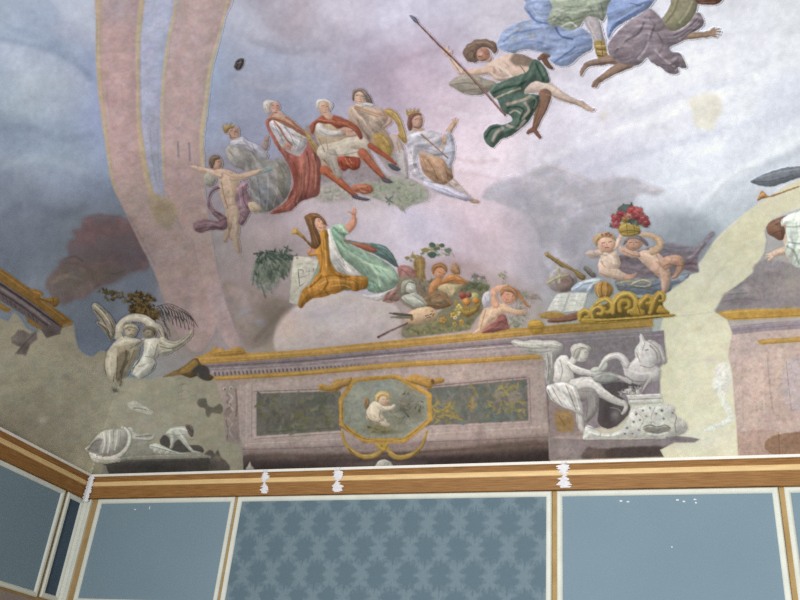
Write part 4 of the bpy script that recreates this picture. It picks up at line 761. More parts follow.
T('orange_cherub', 'orange brown painted cherub leaning over, left of the fruit', 'cherub', V7, [
  ('body', """P c0824f 335,235 360,215 385,205 410,208 435,225 460,245 440,258 410,250 385,248 360,252 335,258 318,268 305,285 290,296 280,285 285,265 300,245 318,228; L c48958 320,240,16 300,255,14 290,280,12 286,292,9
  E c48f6c 328,192,34,34; s 8a5530 5 .6 345,250 400,235 450,246; s dba778 6 .6 345,228 385,215 425,228; s 8a5838 4 .6 330,222 350,216; s 704028 3.5 .9 322,196 334,200; s 704028 3 .9 342,204 350,206; s 8a4c38 3.5 .8 326,214 338,216; e d29a7c 318,206 9,7 .5; s a06c48 3 .7 338,204 336,212; s 96603c 4 .6 290,262 300,285; s dba87c 4 .5 305,240 288,270; L b57a50 290,290,5 284,302,3; L b57a50 284,290,5 276,300,3"""),
  ('hair', 'P a0714c 290,190 294,170 310,156 332,152 352,160 364,180 362,198 352,192 345,180 328,176 312,182 304,195 298,210; s c8986c 4 .6 305,172 330,162 350,172; s 7a5234 4 .6 300,190 315,172'),
  ('wing', 'P a07c5e 375,185 382,166 398,154 412,160 422,178 426,205 412,208 396,208 384,200;s c4a284 4 .6 392,166 412,192;s 76563e 4 .6 386,185 405,205')], form=.16)
T('tan_drapery', 'tan painted cloth hanging under the orange cherub', 'painted drapery', V7, 'P ab9a76 335,258 365,252 400,255 440,255 425,280 400,305 388,320 372,310 360,295 340,290 320,275;s 87764f 5 .6 360,260 375,300;s c9ba96 6 .6 395,262 388,300;s 857450 5 .5 420,262 400,295')
T('painters_easel', 'brown wooden painted frame lying between bust and fruit', 'wooden frame', V7, 'L 8a6a4c 262,325,9 300,305,9 335,292,9;L 7d5d42 270,345,9 320,362,9 372,350,9;L 8f6f50 335,295,9 360,320,9 382,345,8;P 937658 290,318 330,305 355,330 330,345 300,345;s 5d432e 4 .7 268,335 330,305;s b09070 4 .6 290,325 340,335;s 5f4631 4 .7 280,352 340,362 375,352')
T('painted_bust', 'white painted sculpted bust right of the green dress', 'bust', V7, [
  ('bust', """P b7b8ac 148,320 165,305 190,298 200,290 190,275 215,272 222,300 245,315 262,335 268,352 245,362 215,362 190,350 170,338; P bfbfb3 158,265 168,245 190,240 208,250 216,268 212,288 200,296 180,292 165,282
  s 7d8078 4 .7 195,292 210,288 216,275; s d8d8cc 6 .6 180,250 195,275; s 74776f 2.5 .8 178,258 190,256; s 74776f 2.5 .7 200,258 208,262; s 8a8c82 2.5 .7 196,262 200,272; s 7d7a72 2.5 .7 188,282 198,282; s dcdcd2 7 .6 175,320 215,325 250,345; s 85877c 5 .6 200,305 240,330 262,350; s 91938a 5 .6 160,315 190,345"""),
  ('curled_hair', 'P 9d9c8c 145,275 150,250 165,236 190,232 208,242 214,255 200,250 182,248 172,260 168,280 160,300 148,296;s c5c4b5 4 .6 158,255 180,240;s 6f6f62 4 .7 155,280 165,258;s 6f6f62 3 .7 185,240 205,246')])
T('palette', 'round cream painted palette with paint dabs, below the bust', 'palette', V7, 'P cfae8c 165,420 175,395 205,375 245,362 285,362 312,378 318,398 300,418 265,432 225,442 190,442;E 8a6a55 196,418,8,6;s 3f3a36 5 .9 262,404 275,400;s 4a4038 5 .9 282,398 292,392;s 5a3a30 5 .8 296,402 302,392;s 4a4a40 4 .8 268,412 285,408;E b05a3c 292,382,5,3;e e2c8a8 235,380 40,14 .6;e b08c68 210,435 30,8 .5;E e0d8c0 240,374,5,3;E c99a4a 268,374,5,3;s a57f5c 3 .6 190,442 240,442 300,420')
T('paint_brushes', 'bundle of grey painted brushes stuck through the palette', 'paint brushes', V7, 'L 6d675c 195,404,7 150,398,7 110,394,4;L 7d7668 195,410,6 150,410,6 98,408,3;L 5d584e 192,400,4 140,394,4 92,390,2;s a39c8c 3 .6 105,400 190,406;s 45413a 3 .6 110,404 180,402')
T('painting_stick', 'thin dark painted stick leaning from palette down to the gold edge', 'stick', V7, 'L 6d4c48 38,503,4 100,472,4 175,438,3.4;E 5d3f3c 40,503,6,6;s 9a7872 2 .6 50,494 170,437')
T('fruit_basket', 'yellow brown painted basket spilling fruit beside the wingless side of the pale cherub', 'basket', V7, 'P 94783f 402,330 425,352 460,362 500,352 522,335 515,368 495,392 465,410 440,405 420,385 405,360;s b89a58 5 .6 415,360 450,385 500,370;s 6b5428 5 .6 425,385 460,402 490,388;s b89a58 4 .5 430,355 440,395;s 6b5428 4 .5 470,365 465,402')
FR = [('red apple painted at the top left of the fruit basket', '9c4640', 438, 308, 17, 'c27868'), ('green pear shaped fruit painted at the top right of the basket', '9da06c', 492, 312, 21, 'c3c594'), ('orange peach painted in the middle of the basket', 'c4813f', 455, 337, 20, 'e0a868'), ('orange fruit painted at the right of the basket rim', 'bb7c3c', 498, 332, 17, 'd9a060'), ('dark red plum painted between apple and pear', '7f4a44', 466, 305, 13, 'a87468')]
for lb, c, x, y, r, h in FR:
    T('fruit', lb, 'fruit', V7, 'E %s %d,%d,%d,%d;e %s %d,%d %d,%d .7;s 4a3a28 3 .5 %d,%d %d,%d' % (c, x, y, r, r*.95, h, x-r*.3, y-r*.3, r*.45, r*.4, x+r*.5, y+r*.7, x+r*.8, y+r*.3), group='painted fruit in the basket', form=.2)
T('grapes', 'pale yellow painted grapes hanging left of the basket', 'grapes', V7, ';'.join('E %s %d,%d,7,7' % (c, x, y) for c, x, y in (('b3a560', 410, 362), ('c4b878', 420, 352), ('a8985a', 418, 372), ('bdb06c', 428, 364), ('a3934f', 412, 385), ('c4b878', 422, 388), ('aa9a58', 405, 375), ('b8aa68', 417, 398))), form=.2)
FL = [('yellow flower painted in front of the grapes', 'c49a45', 392, 400, 14), ('orange flower painted nearest the palette', 'b8853f', 345, 422, 15), ('white flower painted right of the yellow flower', 'c9bda8', 402, 412, 9), ('small orange flower painted at the foot of the basket', 'bd8a3c', 430, 432, 10), ('pale yellow flower painted low beside the basket', 'ab9048', 400, 442, 10)]
for lb, c, x, y, r in FL:
    T('flower', lb, 'flower', V7, ';'.join('E %s %.1f,%.1f,%.1f,%.1f,%d' % (c, x+r*.6*math.cos(k*1.257), y+r*.6*math.sin(k*1.257), r*.55, r*.4, k*72) for k in range(5))+';E 8a6028 %d,%d,%.1f,%.1f' % (x, y, r*.3, r*.3), group='painted flowers before the basket', form=.15)
T('plant_stalks', 'thin painted plant stalks rising above the raised arm of the pale cherub', 'painted plant', V7, """S 8a8a70 3 .9 625,262 628,230 615,200; S 8a8a70 3 .8 628,235 638,205; F 8f8f74/7d8068/a09478 14 14 6 40 80 605,195 640,195 650,235 610,240""", feather=1.0, form=.05)
T('leafy_sprig', 'grey green painted leaves beside the outstretched hand of pale cherub', 'painted plant', V7, """S 7d8068 3 .8 660,440 690,360 700,310 740,292; F 6f7766/7f8672/8a8e80/9a8f80 60 20 9 10 60 690,285 740,285 750,310 725,340 745,390 710,450 650,455 665,400 700,360; F a08c84/8f8078 16 22 9 10 60 735,300 790,300 800,320 760,335""", feather=1.3, form=.05)
T('leafy_sprig', 'small grey painted sprig standing above the fruit mound', 'painted plant', V7, 'F 7d7c76/6a6c66/8f8a80 22 20 9 10 70 470,212 505,205 545,225 560,250 500,240;S 6f6f66 3 .7 480,215 520,245', feather=1.0, form=.05)
T('pale_cherub', 'pale painted cherub stepping on the gold edge, arm over its head', 'cherub', V7, [
  ('body', """P d6b498 572,362 585,345 605,340 630,348 645,365 638,385 620,398 600,412 580,428 562,440 550,452 535,470 520,480 500,488 485,487 492,475 508,462 512,440 518,410 528,385 545,368; L cf9f82 592,350,18 582,325,17 580,300,17 592,280,15 620,270,13 650,268,11; L b27a58 650,268,10 685,285,9 710,315,8 735,350,7 748,358,6; L d8b295 630,362,17 660,378,14 690,386,12 715,386,11; L d0a488 712,386,9 728,386,7 734,392,4; L d0a488 718,382,5 728,376,3
  E cf9c80 652,312,37,35; s a87a5c 5 .6 545,375 530,430 520,465; s a87c60 4 .6 590,410 560,430 540,455; s ecd2b8 8 .6 570,375 560,405 540,430; s 8a5038 3 .9 645,305 655,300; s 8a5038 3 .9 668,312 674,306; s 96503f 4 .9 640,326 652,328; e d87a68 636,316 10,8 .6; e d8806c 668,326 8,6 .5; s ab765c 3 .7 658,308 652,316; s a06c50 4 .6 610,295 605,330 620,345; s e6c6aa 5 .6 590,300 600,285 630,275; s b08468 4 .5 640,385 690,396 720,394; s e8cbb0 5 .5 640,362 690,378; e c08a70 575,392 3,3 .6; L c79c80 498,484,6 485,489,4"""),
  ('hair', 'P a87a58 612,290 622,270 645,262 668,268 688,282 698,305 692,328 684,336 682,312 670,296 655,290 638,290 625,300 616,312;s c89c74 4 .6 630,275 660,272 685,295;s 7d563c 4 .6 640,285 670,290 688,315'),
  ('wing', 'P c3c0ca 530,345 528,320 540,295 555,286 566,295 570,320 562,345 545,362;s 9c98a4 4 .6 540,310 550,345;s dcdae0 4 .6 552,296 560,330')], form=.16)
T('red_cloth', 'dull red painted cloth behind the legs of the pale cherub', 'painted drapery', V7, 'P 96605c 545,455 565,440 590,425 605,405 630,395 645,415 650,440 655,462 630,472 600,478 560,482 525,484;s 74443f 6 .6 570,450 610,430 640,440;s b58680 6 .5 580,460 620,455;s 744a44 5 .6 560,475 620,468')
T('painted_gold_crest', 'small gold painted ornament on the cornice right of the pale cherub', 'painted ornament', V7, 'P bd9040 745,460 752,435 775,425 800,430 815,445 815,480 770,488;s 8f6a2a 4 .6 760,450 790,440 808,460;s dcb462 4 .5 758,440 785,432')
# ------------------------------------------------------------------ the court on the upper clouds
T('painted_grass', 'pale green painted ground with leaf sprigs under the court figures', 'painted foliage', V5, """P a9a69f 60,440 110,425 160,440 220,430 280,435 330,455 370,480 385,520 360,545 300,560 270,585 240,560 190,545 140,525 90,510 60,480;P b3a9a8 -90,470 -40,455 20,470 60,500 50,530 -10,540 -70,545 -110,520
  e 8f9a84 200,480 90,25 .6; e 8f9a86 300,520 50,25 .5; e 97907f 240,550 30,20 .5; F 8f9a80/7d8c76/a3ab92/99a08a 70 26 6 20 90 80,450 230,440 340,470 375,520 320,550 240,560 150,520; F 8a967c/a3aa98/c3c0b8 30 16 6 20 90 -90,480 0,470 40,510 -20,535 -90,530; S 5d6b6a 6 .9 195,525 225,545; S 5d6b6a 6 .9 200,545 225,520; S 66746f 5 .9 210,555 215,520; S 7d8a78 4 .7 265,560 280,590; S 8a957f 4 .6 290,540 350,545; S 93a08c 4 .6 330,500 380,540; S 8f9b82 3 .6 230,470 300,500 340,530""", feather=1.1, form=.04)
T('painted_gap_shade', 'dusty mauve brown painted shadow between the standing and seated court figures', 'painted shadow', V4, 'P a0949a 250,225 290,205 330,240 400,250 470,250 520,270 560,330 600,400 640,450 600,470 520,470 470,500 400,470 330,470 300,420 270,330;e 8a7f86 400,400 60,50 .6;e 8d8288 300,300 30,50 .5;e 94898c 560,400 40,40 .5;e 7f7478 500,430 30,20 .5;P a39a9d 520,200 600,200 640,260 700,330 740,400 700,440 640,420 580,340 540,270', feather=2.2, form=.03)  # shade painted in as a mauve brown fill between the figures
T('fallen_king', 'painted crowned king in ermine robe leaning back, left arm raised', 'person', V5, [
  ('body', """E b48f7e 328,196,30,36; P b3927f 300,230 350,225 370,250 340,265 305,255; L b89a86 436,300,20 455,265,15 470,235,13 486,210,12 492,200,9; L b99a84 488,204,5 482,190,3.5; L b99a84 492,200,5 493,186,3.5; L b99a84 498,202,4.5 504,189,3; P b0a09a 340,300 460,300 480,440 420,470 350,380
  L c6b8b4 440,430,24 470,455,22 500,480,19 525,503,15 550,522,11 566,534,9 582,541,7; L bfb2b0 405,450,20 440,480,14 470,500,10; s 8c766c 5 .6 448,440 490,490 540,528; s dcd2ce 6 .6 465,435 500,468 530,495; P c2a08c 555,528 580,530 598,538 596,547 570,548 555,542
  s 6f5344 3.5 .9 322,190 334,186; s 6f5344 3 .9 342,186 350,190; s 8f6a58 3 .7 338,192 346,202 338,206; s 5f4a42 7 .7 320,222 340,226 352,212; s 7a5f52 5 .7 306,200 312,225; e d0ab98 326,178 12,8 .6; s 876f60 4 .5 440,300 470,250 488,215; s d0b5a0 4 .5 448,285 468,245 484,212; e 8f6f5a 500,470 14,5 .5; s a5847a 3 .6 470,455 505,470"""),
  ('hair', 'P 8a5f56 292,180 302,162 322,158 345,162 352,172 335,172 318,178 308,195 310,225 300,240 290,225 288,200;s 6b443e 4 .6 300,180 300,225;s a87c6c 3 .5 312,168 340,168'),
  ('crown', 'P a68c58 286,168 284,145 296,156 300,140 310,152 318,136 324,152 336,142 338,158 346,164 330,166 310,166 296,176;s c8b07c 3 .6 292,168 320,160 342,160;s 7d6028 3 .6 290,176 315,170'),
  ('tunic', 'P ac8a70 345,335 372,345 410,350 445,362 466,385 480,415 486,438 470,455 445,470 415,465 385,445 358,420 346,385;s 8a674f 6 .6 375,360 400,400 420,455;s c4a286 6 .6 400,365 430,410 445,455;s 83634c 6 .6 440,380 460,420 462,450;s 8a6a54 5 .6 355,355 375,410'),
  ('ermine_robe', """P c0bcc6 290,245 320,236 345,240 375,234 405,240 428,250 440,280 430,310 445,320 440,350 400,345 370,330 345,322 330,345 328,375 338,400 360,430 390,450 400,462 380,466 345,450 315,432 300,410 292,370 292,320 284,280
  P b4b4c4 450,245 472,246 488,275 494,310 492,350 480,385 466,398 455,375 440,350 450,310 458,280
  s 9296a6 6 .6 330,260 370,270 410,262; s d8d6dc 7 .6 310,255 350,250 400,250; s 8a8d9e 6 .6 350,310 400,320 440,340; s dad8de 7 .6 310,300 308,360 320,410; s 9a9cab 4 .7 330,345 328,380 345,425; s 9497aa 5 .6 478,270 484,320 470,385; s d0cfd8 5 .5 465,255 475,300; e 8f92a2 345,300 30,10 .6; s 777a8c 3 .6 305,330 308,345; s 777a8c 3 .6 312,375 318,388; s 777a8c 3 .6 330,415 342,424; s a5826a 5 .6 345,320 390,335 430,345"""),
  ('blue_train', 'P b7b3c4 360,455 400,462 450,472 500,490 545,515 570,535 545,540 500,528 450,515 400,495 365,475;s 8f93ac 5 .6 380,465 450,492 530,528;s d8d4dc 5 .5 400,470 470,490')])
T('sceptre', 'thin brown painted sceptre across the chest of the leaning king', 'sceptre', V5, 'L 8f6d5c 348,252,3 400,298,3 462,354,2.6;s c4a08a 2 .6 350,250 450,340')
T('shield_bearer', 'painted standing man with long brown hair, holding a gold shield', 'person', V5, [
  ('body', """E c6a594 84,92,27,33; L c2a592 90,118,15 100,140,18; P b9a190 44,145 70,125 140,130 190,150 205,180 190,215 210,250 232,285 220,330 160,340 100,260 60,215; L bba08f 55,150,20 60,190,20 95,215,17 140,222,14 165,226,10; L c4a898 160,215,9 178,225,6 188,235,4; L c4a898 158,225,8 172,238,5 178,246,3.5; L c0a090 195,170,20 210,195,16 190,215,12
  L c6b0a6 232,280,28 250,310,24 262,340,20; L c4bcbe 262,340,21 268,375,20 276,410,16 284,432,12; L b8a8a0 190,330,22 215,365,18 240,390,13; P 5f5f6a 205,382 225,378 245,392 260,402 250,410 225,405
  s 8f7464 5 .6 60,160 65,200 110,222; s d8bca8 6 .5 50,150 75,180; s 6f5448 3 .9 70,86 82,84; s 6f5448 3 .9 92,88 102,92; s a5826f 3 .7 88,88 86,104 92,106; s 95554a 3 .8 80,112 92,113; e dcbda8 80,72 12,8 .6; s 9a8078 5 .6 245,290 256,330; s dad0d0 6 .6 268,345 276,420; s 9a9296 4 .6 284,360 290,425"""),
  ('hair', 'P 83746c 52,85 56,66 72,56 92,56 112,68 128,88 138,108 142,122 126,124 112,112 104,90 94,74 78,70 64,80 60,110 52,104;s a89a8e 4 .6 70,60 100,66 125,100;s 5f524c 4 .6 112,85 125,115;s 5f524c 3 .6 56,85 58,105'),
  ('tunic', 'P b6a091 42,150 62,132 100,130 150,136 186,150 205,178 198,205 180,225 200,245 222,275 232,310 215,335 190,340 165,330 130,290 100,250 70,225 50,200 42,175;s b0805a 10 .7 60,130 110,150 160,165 200,175;s 8c6a50 4 .6 62,142 110,160 165,178;s d0bca8 6 .6 90,175 120,220 150,260;s 8f7968 6 .6 75,190 90,225 120,260;s d2b98f 5 .6 130,175 160,195;s 8c7462 6 .6 150,250 180,300 195,330;s 8f7a60 5 .6 170,230 200,270;s cdbba8 5 .5 170,180 185,205'),
  ('collar', 'P d6cfcf 66,122 82,126 102,120 128,118 145,126 132,138 112,132 95,138 78,132;s 9d9698 3 .6 85,128 105,126 130,130;s e8e2e0 4 .5 75,124 125,122')])
T('shield', 'gold painted oval shield at the hip of the long haired man', 'shield', V5, """P b1935a 188,150 200,142 222,144 245,160 262,188 274,220 284,255 288,285 278,293 262,278 248,262 252,240 240,205 220,180 198,165;P b09052 140,258 158,246 185,250 208,275 222,305 222,335 210,352 190,346 165,322 148,292
  s d8be84 5 .7 195,150 230,160 258,200 278,265;s 7d6030 4 .7 205,165 235,195 250,240;s d3b878 5 .6 150,262 180,262 210,300;s 7d6230 4 .7 160,300 185,335 210,345;s 8a6a34 4 .7 250,255 275,285;e c8a968 185,300 14,18 .5; s 8f7040 3 .6 175,275 200,310 205,335""", form=.15)
T('standing_king', 'painted white haired king standing in long red robe, head tilted', 'person', V4, [
  ('body', """E c2978a 112,128,28,33; L c4a290 118,150,18 135,168,22; P c3b6b4 95,180 180,170 270,270 240,330 330,330 370,420 330,440 250,400 160,310 110,250; L ccb8a8 310,370,30 335,395,26 355,420,22; L c49080 150,300,15 168,306,13 182,312,9; L c49080 172,300,6 184,302,4 190,306,3; L c49080 170,312,6 180,320,4 186,324,3
  s 6f4840 3.5 .9 100,118 112,114; s 6f4840 3 .9 122,116 132,120; s a5705f 3.5 .8 120,122 130,136 120,140; s 95503f 3.5 .8 110,148 124,148; e dca894 100,138 9,7 .5; s 8f665a 5 .5 98,140 105,152"""),
  ('hair', 'P d3ccc4 60,114 64,98 80,91 100,92 116,99 108,106 98,116 93,134 97,150 84,157 71,147 63,131;s f0ebe4 4 .6 70,105 90,96 115,100;s a39c95 4 .6 70,130 84,150;s a39c95 3 .6 78,110 84,135'),
  ('white_tunic', 'P ccc9cd 100,185 125,188 160,205 190,218 225,238 265,262 258,285 245,308 228,325 212,328 198,310 180,292 165,278 150,260 160,300 150,312 130,290 112,260 92,225 86,195;s 9a5a4c 9 .8 112,190 140,225 165,268 195,300; s 9a98a4 6 .7 110,200 130,240 150,275;s e4e1e4 7 .6 100,195 120,230 140,265;s 8f8d9a 5 .7 160,215 185,250 210,310;s b99860 7 .7 195,250 230,262 252,272;s e0dde0 6 .6 180,225 215,260 228,300;s 8d8b98 4 .6 240,260 225,310;s b58f60 4 .6 150,240 170,262'),
  ('red_robe', """P a0625a 72,190 85,170 105,158 110,175 90,195 96,225 115,258 140,300 165,325 195,340 225,350 245,330 262,300 268,265 275,250 285,275 300,310 318,350 330,390 328,440 325,490 318,525 300,540 270,548 235,560 210,585 185,605 150,612 110,618 95,612 130,585 165,560 180,530 195,500 200,470 192,430 175,390 150,345 120,300 95,255 78,220
  p 8a4438 .7 8 200,360 225,420 220,480 190,540 160,570 185,520 200,460 195,400; s c07a5e 9 .7 230,370 245,430 240,500 215,560; s 7d3c34 8 .7 262,330 275,400 270,480 255,540; s c4825f 8 .7 290,340 305,410 300,500; s 84443a 6 .7 310,400 315,470 308,525; s b57058 7 .6 120,270 150,320 185,370; s c98f68 4 .5 235,400 232,470; s c98f68 4 .5 288,400 285,470; s 833f36 6 .6 110,608 160,585 200,545; e b87560 150,590 25,10 .5; s c99a6c 4 .5 265,350 262,420 255,480; s 75382f 5 .6 170,345 200,380 215,420"""),
  ('ermine_cape', 'P b38068 76,182 90,164 112,156 140,156 170,164 195,182 220,205 250,232 272,250 262,262 235,250 200,228 165,210 130,192 100,182;s d8c4b4 7 .6 105,165 150,172 200,205;s 8f4f40 5 .7 90,180 140,185 200,215 255,250;s c99a70 4 .7 120,172 170,190 220,225;s d8cfc8 6 .6 110,158 135,160 160,166'),
  ('red_stocking', 'L b06448 345,415,22 370,432,21 405,460,18 440,490,15 470,518,12 490,532,9;P 5f5864 468,528 488,530 515,538 545,546 552,552 530,557 500,552 475,544;s 84402f 6 .7 345,430 400,475 470,528;s cf8a68 6 .6 370,425 425,470;s 8f8590 3 .6 490,540 535,549'),
  ('gold_sash', 'P a98a5c 255,230 272,240 290,270 315,305 340,340 365,372 355,385 330,362 300,330 280,300 262,262;s d0b07a 4 .7 270,250 310,305 350,365;s 735434 4 .7 275,275 310,330 345,372')])
T('seated_king', 'painted white wigged king seated cross legged in a red cape', 'person', V4, [
  ('body', """E c39f88 344,126,28,33; L c29e88 350,150,17 358,170,20; P b8a48c 300,190 450,190 470,260 440,330 380,400 330,330; L c09884 420,242,15 445,235,13 470,228,11 488,222,8; L c09884 455,250,12 478,250,10 492,246,7; L c7a08a 480,225,5 492,215,3.5 496,210,2.5; L c7a08a 484,245,5 497,240,3.5 501,236,2.5
  L cbbfae 345,330,36 400,320,36 460,295,32 505,288,28 528,302,24 535,320,21; L c9bdb0 430,335,26 480,342,24 522,340,20; L b56a50 520,335,23 545,365,20 575,402,16 605,436,12 625,458,9; L b2a89e 375,340,25 390,385,22 402,425,17 412,440,12; P 6b5f68 610,445 640,455 660,470 640,476 612,465
  L ae5c46 555,300,13 590,325,12 640,360,9 672,385,7
  s 74503f 3.5 .9 330,118 342,116; s 74503f 3 .9 352,118 362,122; s ab7b66 3.5 .8 350,122 352,138 345,140; s 9a5a4a 3.5 .8 338,148 354,148; e dcb8a0 338,105 12,8 .6; s 8f836f 6 .6 370,340 420,345 500,330; s e6dccb 8 .6 400,305 460,280 510,282; s 8a4434 5 .7 525,360 570,415 620,455; s d08a6c 5 .6 545,350 590,405; s 8f8578 5 .6 375,370 395,425; s 8f7a60 5 .5 340,200 350,260 360,320; s d0c0a4 7 .5 360,200 375,260; s 927c62 5 .6 400,215 410,260; s 8a745a 5 .6 320,270 345,330"""),
  ('wig', 'P d0c8c0 303,106 312,91 332,86 352,88 366,97 356,102 345,98 332,98 320,106 316,132 306,126;P cbc3bb 366,98 378,104 382,116 377,130 368,128 366,112;s efe9e2 4 .6 315,98 340,90 368,100;s a09890 3 .6 308,112 312,125;s a09890 3 .5 372,104 374,122'),
  ('white_sleeve', 'L d6cfca 310,200,17 322,222,20 348,240,18 380,246,16 418,244,13;s a29a98 5 .6 320,230 360,252 410,252;s efeae6 6 .6 315,205 345,230 400,238;s b3aaa6 3 .5 345,225 350,250; s b3aaa6 3 .5 380,236 384,256'),
  ('red_cape', """P a15a45 276,218 282,200 298,186 318,172 335,160 350,175 372,178 384,160 410,165 440,178 472,194 500,215 515,240 520,265 508,270 490,245 470,225 440,215 410,222 390,215 370,200 340,200 318,195 305,205 300,230 290,250 280,240
  s c4795c 6 .7 340,185 390,190 440,200 490,230; s 773a2e 5 .7 300,200 330,190 370,205; s 773a2e 6 .7 395,205 440,225 500,260; s c98a5c 4 .6 320,180 345,186; s 83402f 5 .6 380,175 400,190; e bd7350 450,198 20,7 .5"""),
  ('red_seat_cloth', 'P 964a3a 405,355 430,350 470,352 505,358 512,380 505,405 480,415 455,408 435,418 418,408 408,385;s c08a58 5 .8 440,360 452,385 470,400;s d0a070 4 .7 458,360 470,380;s 6f3026 6 .7 420,370 430,405;s 6f3026 5 .6 490,370 485,410')])
T('kneeling_cushion', 'small red and gold painted cushion on the grass by the shoe', 'cushion', V4, 'P ad6850 465,495 490,482 525,478 555,482 570,500 560,520 530,525 500,518 475,512;s 7d3f30 5 .7 490,508 520,500 545,510;s cf9474 6 .7 495,490 540,488;s cba27a 4 .6 505,495 515,512 535,515;s 7d3f30 4 .6 540,490 550,515', form=.2)
T('crowned_elder', 'grey painted crowned figure in pale ruff behind the winged child', 'person', V3, [
  ('body', """E b39081 202,196,22,28; L b08f80 212,215,13 228,235,14; P 98938e 175,250 200,240 260,250 320,300 330,340 260,340 200,320 180,290; L a5908a 318,250,14 322,235,12 325,222,9; s 5d443c 3 .9 190,190 198,186; s 5d443c 3 .9 206,190 213,194; s 93695a 3 .8 204,194 206,206; s 7d4a40 3 .8 200,214 209,214; e caa594 196,180 9,6 .5; s 6d5548 4 .7 186,200 192,216; L a5908a 322,225,5 318,212,3.5; L a5908a 326,222,5 330,210,3"""),
  ('crown', 'P a0875a 160,184 160,168 168,174 172,160 180,168 190,158 194,170 206,170 200,180 185,184 178,196 168,198;s c4a86c 3 .6 166,180 182,170 198,172;s 6f5228 3 .6 168,192 182,182'),
  ('robe', 'P 979390 172,262 190,242 225,245 265,262 300,285 340,300 375,290 400,310 415,350 416,400 400,440 370,470 335,492 300,496 275,480 262,430 262,380 240,330 205,318 182,296;e 8a8f9c 310,420 40,60 .6; e 8f8a80 380,350 25,50 .6; e aba8a6 220,275 25,18 .5; s 74757c 6 .6 290,360 300,430 310,490; s b2b2b8 6 .6 330,360 330,420 325,480; s 76746e 6 .6 370,310 390,370 385,440; s a9a59a 5 .6 350,320 365,400 350,470; s 7d7a78 6 .5 190,270 220,300 260,320; s b0a28a 6 .5 175,270 200,290'),
  ('ruff', 'P bdbac6 188,232 205,222 235,212 255,228 285,238 310,255 330,280 322,298 300,290 285,270 262,262 240,250 215,252 198,248;s 8d8e9e 5 .7 210,240 250,245 290,270;s dedce2 5 .7 205,230 245,225 290,248;s 8d8e9e 4 .6 240,225 262,250;s 85879a 4 .6 270,240 290,285;s dddbe0 4 .5 280,250 310,272')], noise=.07)
T('blue_book', 'flat teal grey painted book held by the winged child', 'book', V3, 'Q 93a4a6 255,352 290,335 335,318 348,326 345,338 305,352 270,368 258,364;s 6f8186 4 .7 258,362 300,350 345,336;s b8c4c4 4 .6 262,352 335,324')
T('winged_child', 'nude painted child with mauve drapery at the left of the court', 'child', V3, [
  ('body', """E b4917e 136,312,24,28; P c9ad98 128,342 150,332 182,336 210,350 222,378 224,415 222,455 222,490 222,530 222,570 208,598 186,594 178,555 172,505 166,470 154,440 146,405 146,370; L c6aa97 150,355,13 120,345,11 95,338,9 70,331,8 50,325,6; L c8ac96 195,365,13 230,362,12 260,352,11 285,345,9 300,338,6; L c9b09c 204,490,21 207,550,17 208,590,13 214,620,11 220,640,8; L bfa28e 184,540,12 178,575,9 170,600,7
  s 8d6c5a 4 .6 155,380 165,430 180,480; s 8d6c5a 4 .6 180,500 184,550 186,590; s e0c8b4 8 .6 180,360 190,410 190,460; s e0c8b4 6 .6 205,510 210,570; s a5846f 3.5 .6 160,345 200,362 260,362; s dcc4b2 4 .6 90,332 130,342; s a07c68 4 .5 150,362 110,350; s 6f4c3c 3 .9 142,306 150,304; s 985f50 3 .8 148,322 156,320; s 8d6450 3 .7 152,308 158,316; e cba08a 140,318 8,6 .5; e b59478 185,420 5,5 .4; L c6aa97 52,326,4 38,322,2.5; L c6aa97 300,338,4 312,334,2.5"""),
  ('hair', 'P 7d6757 108,305 112,288 126,280 142,280 152,290 146,296 134,300 128,316 122,330 112,324;s a58e78 4 .6 118,290 142,286;s 5a4638 4 .6 114,305 122,325'),
  ('mauve_drapery', 'P 8b6d78 150,405 135,412 120,425 112,445 118,470 132,488 155,500 175,515 178,550 160,562 130,560 100,565 75,572 55,562 48,545 62,528 90,520 125,525 145,525 120,500 104,475 104,440 118,410 140,395;P 987a86 212,410 225,390 242,378 256,385 252,410 265,440 272,470 262,500 245,530 232,545 218,530 225,500 214,470 208,440;s 5d4450 6 .7 118,440 125,480 160,510;s b59aa4 6 .6 135,420 125,450;s b397a2 6 .6 70,540 110,535 150,545;s 5f4550 5 .7 60,560 110,550 160,555;s 67505c 5 .6 235,400 240,450 255,480;s bfa6b0 5 .6 222,420 230,470;s 6b5460 5 .6 225,500 245,515'),
  ('wing', 'P a9a49a 108,345 95,352 88,370 96,392 115,400 130,390 135,365;s 837e76 4 .5 98,370 125,385;s c0bcb2 4 .5 105,355 125,370')], noise=.07)
T('painted_column_stub', 'pale yellow painted bundle beside the mauve drapery', 'painted ornament', V3, 'P c4b196 255,462 275,455 300,470 305,488 285,495 265,490;s a08a6a 4 .5 265,470 290,490;s dccdb2 4 .5 272,462 295,476')
